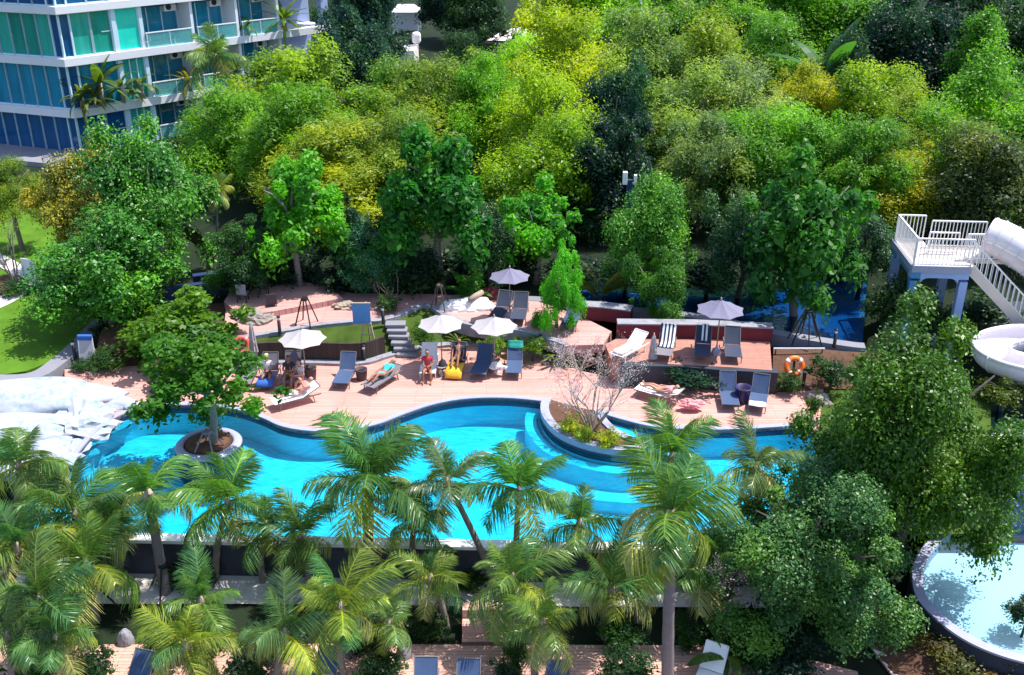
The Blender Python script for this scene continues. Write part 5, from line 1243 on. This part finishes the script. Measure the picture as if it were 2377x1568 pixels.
for fi,(za,zb,gl) in enumerate(floors):
    z0, z1 = zof(za), zof(zb)
    for k in range(10):                               # left face: narrow bays with slender mullions
        s0 = .75+k*1.18; wpanel(dL, nL, s0+1.18, s0, z0, z1, -.08, (gl, 'glass_green' if fi == 1 else 'glass_blue' if fi == 0 else gl)[k%2] if k%3 else ('glass_teal' if fi == 1 else gl), 'window', .1)
    wpanel(dL, nL, .75, 0.0, z0, z1, -.1, 'glass_dark', 'corner_panel', .05)
    e = [s_of(x, 9.2) for x in (166,212,259,270,322,332,441,452,545,556,640,650,742)]
    wpanel(dR, nR, .0, e[0], z0, z1, -.1, 'glass_dark', 'corner_panel', .06)
    wpanel(dR, nR, e[0], e[1], z0, z1, -.06, 'glass_teal' if fi == 1 else gl, 'window', .13)
    wpanel(dR, nR, e[1], e[2], z0, z1, -.06, 'glass_green' if fi == 1 else gl, 'window', .1, rail=.5)
    wpanel(dR, nR, e[3], e[4], z0, z1, -.02, 'glass_cyan' if fi == 1 else 'glass_teal', 'window', .1, mull=() if fi == 1 else (.33,.66))
    for a_, b_ in ((e[2],e[3]),(e[4],e[5])):
        m_ = (a_+b_)/2; p = dR*m_+nR*-.02
        obj('pillar', MB().box((p.x,p.y,(z0+z1)/2),(b_-a_-.05,.3,z1-z0), math.atan2(dR.y,dR.x)), M['mullion'], bt)
    for j in range(3):
        s0, s1 = e[5+2*j], e[6+2*j]
        if j < 3:
            p = dR*(s1+.12)+nR*-1.05; obj('partition', MB().box((p.x,p.y,(z0+z1)/2),(.22,2.3,z1-z0), math.atan2(dR.y,dR.x)), M['facade'], bt)
        wpanel(dR, nR, s0+.05, s1, z0, z1-.02, -1.9, 'glass_blue', 'balcony_door', .09, mull=(.34,.66))
        bal = MB().bar(dR*(s0+.05)+nR*.2+Vector((0,0,z0+.52)), dR*(s1-.02)+nR*.2+Vector((0,0,z0+.52)), .03, .96)
        o = obj('balcony_glass', bal, M['rail_glass'], bt); mb = MB()
        mb.bar(dR*s0+nR*.2+Vector((0,0,z0+1.06)), dR*s1+nR*.2+Vector((0,0,z0+1.06)), .08, .07)
        for f in (.02,.5,.98): q = dR*(s0+(s1-s0)*f)+nR*.2; mb.bar(q+Vector((0,0,z0)), q+Vector((0,0,z0+1.03)), .06)
        obj('handrail', mb, M['white'], o)
        q = dR*(s1-.75)+nR*-1.55+Vector((0,0,z1-.45)); o = obj('air_conditioner', MB().box(q,(1.0,.5,.62), math.atan2(dR.y,dR.x)), M['facade'], bt, bevel=.05)
        f0 = q+nR*.27-dR*.15; obj('fan_grille', MB().tube([f0-nR*.02, f0+nR*.02],[.22,.22],16), M['black'], o)
        obj('soffit_panel', MB().box(dR*((s0+s1)/2)+nR*-1.45+Vector((0,0,z1-.18)),(s1-s0-.3,.3,.3), math.atan2(dR.y,dR.x)), M['navy'], bt)
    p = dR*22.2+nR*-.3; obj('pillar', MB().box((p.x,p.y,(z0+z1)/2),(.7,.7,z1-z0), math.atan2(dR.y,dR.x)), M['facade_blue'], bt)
# balcony table and chair
q = Cb+dR*s_of(412,8.0)+nR*-.35; t = thing('balcony_stool', 'small white topped stool on the middle balcony of the block', 'stool', (q.x,q.y,7.70)); obj('seat', MB().lathe([(.2,.5),(.22,.53),(.2,.56)],12), M['navy'], t); obj('stem', MB().tube([(0,0,0),(0,0,.5)],.05,8), M['white'], t)
q = Cb+dR*s_of(345,8.0)+nR*-.4; t = thing('balcony_chair', 'round backed pale chair at the left end of the middle balcony', 'chair', (q.x,q.y,7.70)); obj('seat', MB().lathe([(.3,.32),(.32,.36),(.3,.4)],14), M['timber'], t); obj('back_hoop', MB().tube([(.34*cos(a),.1,.4+.45*sin(a)) for a in [i*pi/10 for i in range(11)]],.03,6), M['white'], t)
for sx in (-.2,.2): obj('leg', MB().bar((sx,0,0),(sx,0,.33),.04), M['white'], t)
for lab, dx, z, h, nl, col, ks in [
    ('spiky palm-like plant spilling over the lowest slab at the block corner', 190, 4.15, 2.6, 24, (.14,.17,.03), (3,4)),
    ('yellow-green spiky plant on the lowest slab right of the corner', 220, 4.15, 2.4, 22, (.20,.20,.03), (3,4)),
    ('tall broad leaved plant before the second floor windows', 238, 4.15, 4.2, 9, (.13,.20,.05), (0,1)),
    ('broad leaved plant beside the tall one on the lowest slab', 285, 4.15, 3.0, 9, (.12,.18,.07), (0,2)),
    ('pale broad leaved plant leaning out over the lowest slab', 330, 4.15, 2.9, 10, (.14,.18,.08), (0,2)),
    ('golden grass-like plant at the right end of the lowest slab', 440, 4.15, 2.6, 30, (.22,.19,.03), (3,4)),
    ('spiky yellow-green palm at the far balconies of the block', 660, 7.7, 3.4, 26, (.13,.20,.03), (3,4)),
    ('hanging leafy plant on the middle slab by the third balcony', 575, 7.7, 2.0, 14, (.09,.16,.04), (3,2)),
    ('hanging pale plant below the middle slab left of the third balcony', 545, 4.15, 3.2, 20, (.12,.16,.06), (3,2))]:
    q = Cb+dR*s_of(dx,z)+nR*.15
    broad_plant(lab, 0, 0, 0, h, nl, col, ks, (85,-10), 'slab_plant', base=(q.x,q.y,z), stem=.22 if nl > 15 else .4, group='plants on the block slabs')

# ------------------------------------------------------------------ slide tower
ZT = 4.0; A, Bp, Dp = gp(2119,618,ZT), gp(2254,622,ZT), gp(2069,558,ZT)
ang = math.atan2(Bp.y-A.y, Bp.x-A.x); W_, D_ = (Bp-A).length, (Dp-A).length
tw = thing('slide_tower', 'blue concrete slide tower with a white railed platform on arched legs', 'tower', (A.x,A.y,0), ang)
obj('platform', MB().prism([(0,0),(W_,0),(W_,1.0),(W_+2.6,1.0),(W_+2.6,D_*.78),(W_*.55,D_*.78),(W_*.55,D_),(0,D_)], ZT-.16, ZT, True), M['tower_floor'], tw)
obj('edge_band', MB().bar((-.03,-.03,ZT-.12),(W_+.03,-.03,ZT-.12),.08,.30).bar((-.03,0.02,ZT-.12),(-.03,D_,ZT-.12),.08,.299), M['coping'], tw)
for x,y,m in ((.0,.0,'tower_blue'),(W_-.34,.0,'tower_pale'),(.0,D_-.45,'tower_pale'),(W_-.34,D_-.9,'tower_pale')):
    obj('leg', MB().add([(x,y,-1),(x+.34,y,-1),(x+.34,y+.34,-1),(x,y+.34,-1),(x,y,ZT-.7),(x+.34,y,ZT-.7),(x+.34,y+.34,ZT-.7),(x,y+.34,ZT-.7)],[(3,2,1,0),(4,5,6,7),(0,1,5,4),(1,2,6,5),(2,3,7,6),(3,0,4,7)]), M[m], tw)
def arch(p0, p1, mat):                         # beam with rounded haunches between two legs
    p0, p1 = Vector(p0), Vector(p1); d = p1-p0; L = d.length; d.normalize(); nn = Vector((-d.y,d.x,0)); prof = [(0,ZT-.17),(L,ZT-.17),(L,ZT-.58),(L-.42,ZT-.58)]
    for k in range(7):
        a = k/6*pi/2; prof.append((L-.42-.38*(1-cos(a)), ZT-.58-.0+.0+(-.38+.38*sin(a)) if False else ZT-.84+.30*sin(a)))
    for k in range(7):
        a = pi/2-k/6*pi/2; prof.append((.42+.38*(1-cos(a)), ZT-.84+.30*sin(a)))
    prof.append((.42,ZT-.58)); prof.append((0,ZT-.58))
    from mathutils.geometry import tessellate_polygon
    tri = tessellate_polygon([[Vector((x,z,0)) for x,z in prof]]); n = len(prof)
    vs = [p0+d*x+Vector((0,0,z)) for x,z in prof]+[p0+d*x+nn*.40+Vector((0,0,z)) for x,z in prof]
    fs = [tuple(t) for t in tri]+[tuple(i+n for i in t[::-1]) for t in tri]+[(i,(i+1)%n,(i+1)%n+n,i+n) for i in range(n)]
    obj('arched_beam', MB().add(vs,fs), M[mat], tw)
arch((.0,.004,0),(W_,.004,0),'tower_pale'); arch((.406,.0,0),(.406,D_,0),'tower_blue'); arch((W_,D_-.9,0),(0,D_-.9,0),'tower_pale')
def railing(a, b, h=1.25, gap=.16, name='railing', mat='white', parent=None):
    a, b = Vector(a), Vector(b); mb = MB(); n = max(2,int((b-a).length/gap))
    mb.bar(a+Vector((0,0,h)), b+Vector((0,0,h)), .075, .06); mb.bar(a+Vector((0,0,.08)), b+Vector((0,0,.08)), .05)
    for p in (a, b): mb.bar(p, p+Vector((0,0,h-.01)), .05)
    o = obj(name, mb, M[mat], parent or tw)
    for i in range(1,n):
        p = a.lerp(b,i/n); obj('baluster', MB().bar(p+Vector((0,0,.1)), p+Vector((0,0,h-.03)), .032), M[mat], o)
railing((.05,.05,ZT),(W_-.02,.05,ZT)); railing((.05,.12,ZT),(.05,D_-.05,ZT)); railing((.12,D_-.05,ZT),(W_*.52,D_-.05,ZT)); railing((W_*.55,D_*.78-.05,ZT),(W_+1.3,D_*.78-.05,ZT))
railing((W_*.42,D_*.5,ZT),(W_*.95,D_*.5,ZT),1.0); railing((W_-.03,.95,ZT),(W_+1.6,1.05,ZT),1.2)
# stairs down to the right
s0 = Vector((W_+.02,.12,ZT-.1)); e_ = gp(2392,775,1.0); m4 = Matrix.Translation((A.x,A.y,0)) @ Matrix.Rotation(ang,4,'Z'); s1 = m4.inverted() @ e_; s1.y = min(s1.y,.1)
st = thing('stair', 'cream stair with white railing running down from the slide tower', 'stair', (A.x,A.y,0), ang)
for off in (0,.95):
    o = Vector((0,off,0)); obj('stringer', MB().bar(s0+o, s1+o, .08, .42), M['tower_floor'], st); ns = 9
for i in range(14):
    p = s0.lerp(s1,(i+.5)/14)+Vector((0,.475,.12)); obj('step', MB().box(p,(.27,.87,.05)), M['tower_floor'], st)
for off in (0,.95):
    o = Vector((0,off,.2)); railing(s0+o, s1+o, 1.0, .3, 'railing', 'white', st)
obj('soffit', MB().bar(s0+Vector((0,.475,-.2)), s1+Vector((0,.475,-.2)), .87, .06), M['tower_floor'], st)
# slides
def flume(name, label, path, r, a0, a1, mat='slide', thick=.06, closed=False, supports=()):
    P = smooth_line(path, 8, closed); n = len(P); m = 16; vs = []; fs = []
    for lay in (0,1):
        rr = r+lay*thick
        for i,p in enumerate(P):
            d = (P[(i+1)%n]-P[i-1]) if closed else (P[min(i+1,n-1)]-P[max(i-1,0)]); d.normalize(); x = d.cross(Vector((0,0,1))).normalized(); y = x.cross(d)
            for k in range(m): a = a0+(a1-a0)*k/(m-1); vs.append(p+x*cos(a)*rr+y*sin(a)*rr)
    tot = n*m; R_ = n if closed else n-1
    for i in range(R_):
        for k in range(m-1):
            a, b = i*m+k, ((i+1)%n)*m+k; fs.append((a,a+1,b+1,b)); fs.append((tot+b,tot+b+1,tot+a+1,tot+a))
        for k in (0,m-1):
            a, b = i*m+k, ((i+1)%n)*m+k; fs.append((a,b,tot+b,tot+a))
    t = thing(name, label, 'water slide', P[0])
    o = obj('channel', MB().add(vs,fs), M[mat], t, True); o.location = -P[0]
    if True:                                         # rolled rims
        for k in (0,m-1):
            rim = [Vector(vs[i*m+k]) for i in range(n)]; rim = rim+[rim[0]] if closed else rim
            o = obj('rim', MB().tube(rim, .075, 7), M['white'], t, True); o.location = -P[0]
    step = max(4, n//9)
    for i in range(step//2, n, step):                # bolted flanges between sections
        d = (P[(i+1)%n]-P[i-1]) if closed else (P[min(i+1,n-1)]-P[max(i-1,0)]); d.normalize(); x = d.cross(Vector((0,0,1))).normalized(); y = x.cross(d)
        o = obj('flange', MB().tube([P[i]+(x*cos(a)+y*sin(a))*(r+thick+.01) for a in [a0+(a1-a0)*k/15 for k in range(16)]], .035, 5), M['slide'], t, True); o.location = -P[0]
    for p in supports:
        o = obj('support', MB().tube([(p[0],p[1],-1.2),(p[0],p[1],p[2])],.11,9), M['steel'], t, True); o.location = -P[0]
    return t
sp = [yp(2296,548,43.0), yp(2330,560,42.6), yp(2385,592,42.0), yp(2450,635,41.4), yp(2540,700,41)]
flume('slide_tube', 'covered white slide tube leaving the tower at the right edge', sp, .78, 0, 2*pi-.01)
cc = gp(2436,815,1.5); ring = [cc+Vector((2.4*cos(a), 1.35*sin(a), .12*sin(a))) for a in [i*2*pi/10 for i in range(10)]]
flume('slide_bowl', 'round pink white open slide channel curving behind the huge tree', ring, .70, -pi*1.06, pi*.06, closed=True, supports=[(cc.x-1.9,cc.y-.8,.9),(cc.x+.8,cc.y-1.9,.9),(cc.x,cc.y+2,.9)])
sp2 = [yp(2470,850,33.5), yp(2420,935,32), yp(2400,1020,30.5), yp(2470,1060,29.5)]
rb = gps([(2290,955),(2600,955),(2600,1225),(2290,1225)], -.1)
struct('slide_pool_water', MB().sheet([(p.x,p.y,-.1) for p in rb]), M['water_river']); struct('slide_pool_floor', MB().sheet([(p.x,p.y,-.9) for p in rb]), M['river_floor'])
struct('slide_pool_kerb', MB().prism([(p.x,p.y) for p in gps([(2300,1012),(2600,1005),(2600,1045),(2300,1052)],0)], -.3, .12), M['white'])
c = gp(2290,770,.3); rb = gps([(2210,700),(2500,700),(2500,790),(2210,790)], .3); struct('pool_deck', MB().sheet([(p.x,p.y,.3) for p in rb]), M['wall_dark'])

# ------------------------------------------------------------------ people
def person(label, loc, rz, J, skin='skin', top='cloth_pink', bottom='cloth_dark', hat=None, hair='hair'):
    """one skinned body on a joint skeleton J (metres, facing -Y), clothes and hair as children"""
    t = thing('person', label, 'person', loc, rz)
    V = []; E = []; RD = []
    def add(p, r, par=None):
        V.append(Vector(p)); RD.append(r)
        if par is not None: E.append((par, len(V)-1))
        return len(V)-1
    pe = add(J['pelvis'], .125); ab = add(Vector(J['pelvis']).lerp(Vector(J['chest']),.5), .115, pe); ch = add(J['chest'], .135, ab); nk = add(J['neck'], .052, ch)
    hd = Vector(J['head']); nk_ = Vector(J['neck']); u = (hd-nk_).normalized(); fw = Vector(J.get('face',(0,-1,.1))).normalized()
    jw = add(hd-u*.06+fw*.03, .066, nk); h1 = add(hd+u*.02, .092, jw); add(hd+u*.09, .07, h1); add(hd-u*.015+fw*.10, .016, h1)
    sd = fw.cross(u).normalized()
    for s in (-1,1): add(hd+sd*s*.095-u*.01, .018, h1)
    for s in ('L','R'):
        hp = add(J['hip'+s], .095, pe); kn = add(J['knee'+s], .062, hp); an = add(J['ankle'+s], .042, kn); 
        a, k = Vector(J['ankle'+s]), Vector(J['knee'+s]); f = Vector(J.get('toe'+s, a+Vector((0,-.17,-.04)))); add(f, .032, an)
        sh = add(J['sho'+s], .062, ch); el = add(J['elb'+s], .044, sh); wr = add(J['wri'+s], .030, el)
        w = Vector(J['wri'+s]); d = (w-Vector(J['elb'+s])).normalized(); pm = add(w+d*.07, .034, wr)
        q = d.cross(Vector((0,0,1))); q = q.normalized() if q.length > .1 else Vector((1,0,0)); dn = d.cross(q)*(.03)
        for i,(o,l) in enumerate(((-.030,.062),(-.010,.075),(.010,.070),(.030,.055))):
            b = add(w+d*.10+q*o, .0095, pm); m_ = add(w+d*(.10+l*.55)+q*o+dn*.3, .009, b); add(w+d*(.10+l)+q*o+dn, .008, m_)
        th = add(w+d*.04+q*.045, .011, pm); add(w+d*.085+q*.065, .009, th)
    def skin_obj(name, V, E, RD, mat, sub=2):
        me = bpy.data.meshes.new(name); me.from_pydata([tuple(v) for v in V], E, []); me.update()
        o = link(name, me, M[mat], t); sk = o.modifiers.new('skin','SKIN'); sk.use_smooth_shade = True
        sv = me.skin_vertices[0].data
        for i,r in enumerate(RD): sv[i].radius = (r,r); sv[i].use_root = i == 0
        ss = o.modifiers.new('sub','SUBSURF'); ss.levels = 1; ss.render_levels = sub; return o
    skin_obj('body', V, E, RD, skin)
    P = lambda k: Vector(J[k])
    if top: skin_obj('shirt', [P('chest'), P('pelvis').lerp(P('chest'),.5), P('pelvis').lerp(P('chest'),.12), P('shoL'), P('shoL').lerp(P('elbL'),.6), P('shoR'), P('shoR').lerp(P('elbR'),.6), P('chest').lerp(P('neck'),.6)], [(0,1),(1,2),(0,3),(3,4),(0,5),(5,6),(0,7)], [.15,.13,.135,.078,.06,.078,.06,.075], top, 1)
    if bottom: skin_obj('shorts', [P('pelvis'), P('hipL'), P('hipL').lerp(P('kneeL'),.45), P('hipR'), P('hipR').lerp(P('kneeR'),.45), P('pelvis').lerp(P('chest'),.2)], [(0,1),(1,2),(0,3),(3,4),(0,5)], [.14,.108,.095,.108,.095,.128], bottom, 1)
    for s in (-1,1): obj('eye', MB().lathe([(.001,-.012),(.011,0),(.001,.012)],6,hd+fw*.088+sd*s*.032+u*.012), M['eye'], t)
    hv = [hd+u*.075-fw*.02, hd+u*.05-fw*.06, hd-u*.02-fw*.07]; skin_obj('hat' if hat else 'hair', hv, [(0,1),(1,2)], [.088,.085,.06] if not hat else [.105,.10,.05], hat or hair, 1)
    return t
def J_lie(back=24, bend=.16, yo=0, arms='side', L=0):
    b = R(back); p = Vector((0,.10+yo,.50)); ax = Vector((0,cos(b),sin(b))); up = Vector((0,-sin(b),cos(b)))
    c = p+ax*.42; n = p+ax*.60+up*.01; h = p+ax*.76+up*.05
    J = dict(pelvis=p, chest=c, neck=n, head=h, face=(0,-sin(b)-.2,cos(b)))
    for s,x in (('L',.1),('R',-.1)):
        kb = bend*(1 if s == 'L' else .5)
        J['hip'+s] = p+Vector((x,-.07,-.01)); J['knee'+s] = p+Vector((x*1.25,-.45,kb)); J['ankle'+s] = p+Vector((x*1.2,-.86,-.03)); J['toe'+s] = p+Vector((x*1.5,-.92,.11))
        J['sho'+s] = c+Vector((x*1.75,0,0))+ax*.10
        if arms == 'read': J['elb'+s] = c+Vector((x*2.4,0,0))-ax*.10+up*.12; J['wri'+s] = c+Vector((x*1.0,0,0))-ax*.02+up*.36
        else: J['elb'+s] = c+Vector((x*2.5,0,0))-ax*.16; J['wri'+s] = p+Vector((x*2.3,-.06,.07))
    return J
def J_sit(lean=.1, y=0.0, seat=.46, knee_h=None, arms=0):
    p = Vector((0,y,seat)); c = p+Vector((0,lean,.42)); n = c+Vector((0,lean*.3-.02,.19)); h = n+Vector((0,-.03,.16)); J = dict(pelvis=p, chest=c, neck=n, head=h, face=(0,-1,-.1))
    for s,x in (('L',.1),('R',-.1)):
        J['hip'+s] = p+Vector((x,-.05,0)); J['knee'+s] = p+Vector((x*1.6,-.45,.03)); J['ankle'+s] = Vector((x*1.5,y-.5,.09)); J['toe'+s] = Vector((x*1.8,y-.68,.04))
        J['sho'+s] = c+Vector((x*1.8,0,.10)); J['elb'+s] = c+Vector((x*2.4,-.12,-.16)); J['wri'+s] = c+Vector((x*1.2,-.36,-.12+arms))
    return J
def J_squat():
    p = Vector((0,.05,.30)); c = Vector((0,-.08,.68)); n = Vector((0,-.18,.85)); h = Vector((0,-.27,.97)); J = dict(pelvis=p, chest=c, neck=n, head=h, face=(0,-1,-.5))
    for s,x in (('L',.1),('R',-.1)):
        J['hip'+s] = p+Vector((x,0,0)); J['knee'+s] = Vector((x*2,-.33,.48)); J['ankle'+s] = Vector((x*1.5,-.05,.09)); J['toe'+s] = Vector((x*1.8,-.22,.04))
        J['sho'+s] = c+Vector((x*1.8,-.03,.10)); J['elb'+s] = Vector((x*2.4,-.30,.55)); J['wri'+s] = Vector((x*1.3,-.46,.40))
    return J
def on(k): return lg[k].location, lg[k].rotation_euler.z
l, z = on('e'); person('sunbather in turquoise clothes lying on the flat lounger', l, z, J_lie(16,.18), 'skin_brown', 'cloth_teal', 'cloth_teal')
l, z = on('f'); person('sunbather in pink reading on the white lounger at the pool edge', l, z, J_lie(30,.26,0,'read'), 'skin', 'cloth_pink', 'cloth_pale')
l, z = on('g'); person('person in crimson sitting on the white lounger under the parasol', l, z, J_sit(.05,-.75,.46), 'skin_brown', 'cloth_red', 'cloth_red')
l, z = on('h'); person('person in charcoal reclining with knees up above the orange towel', l, z, J_lie(50,.34,.05), 'skin_brown', 'cloth_dark', 'cloth_dark')
l, z = on('t'); person('bare legged sunbather in pale pink lying beside the pool planter', l, z, J_lie(20,.12), 'skin', 'cloth_pink', None)
l, z = on('b'); person('person in a lime yellow cap sitting on the grey lounger with the blue towel', l, z, J_sit(.06,-.2,.46), 'skin_brown', 'cloth_pale', 'cloth_dark', 'cloth_lime')
l, z = on('c'); person('person holding a yellow towel on the right lounger under the white parasol', l, z, J_sit(.02,-.45,.46,arms=.05), 'skin_brown', 'cloth_dark', 'cloth_yellow')
person('person in a pale top squatting on the deck by the flowering bush', gp(372,872,0), .3, J_squat(), 'skin', 'cloth_pale', 'cloth_pale', None)
person('person in white sitting on the deck beside the dark basket bin', gp(700,893,0), -.6, J_sit(.0,0,.30), 'skin', 'cloth_pale', 'cloth_pink')

# ------------------------------------------------------------------ light, sky, camera
sun_dir = Vector((1.0, .32, 2.15)).normalized()
sd = bpy.data.lights.new('sun','SUN'); sd.energy = 4.4; sd.angle = R(.5); sd.color = (1,.95,.86)
so = bpy.data.objects.new('sun', sd); COL.objects.link(so); so.rotation_euler = sun_dir.to_track_quat('Z','Y').to_euler(); so.location = (20,60,60)
w = bpy.data.worlds.new('World'); S.world = w; w.use_nodes = True; nt = w.node_tree; bg_ = nt.nodes['Background']
sky = nt.nodes.new('ShaderNodeTexSky'); sky.sky_type = 'NISHITA'; sky.sun_disc = False
sky.sun_elevation = math.asin(sun_dir.z); sky.sun_rotation = math.atan2(sun_dir.x, sun_dir.y)
nt.links.new(sky.outputs[0], bg_.inputs[0]); bg_.inputs[1].default_value = .15
cd = bpy.data.cameras.new('camera'); co = bpy.data.objects.new('camera', cd); COL.objects.link(co); S.camera = co
co.location = (0,0,CAMH); co.rotation_euler = (pi/2-PITCH,0,0); cd.sensor_width = 36; cd.lens = 36*FD/2377; cd.clip_end = 2000; cd.clip_start = .5
S.view_settings.view_transform = 'Standard'; S.view_settings.look = 'None'; S.view_settings.exposure = .88; S.view_settings.gamma = 1
S.cycles.max_bounces = 6; S.cycles.transparent_max_bounces = 12
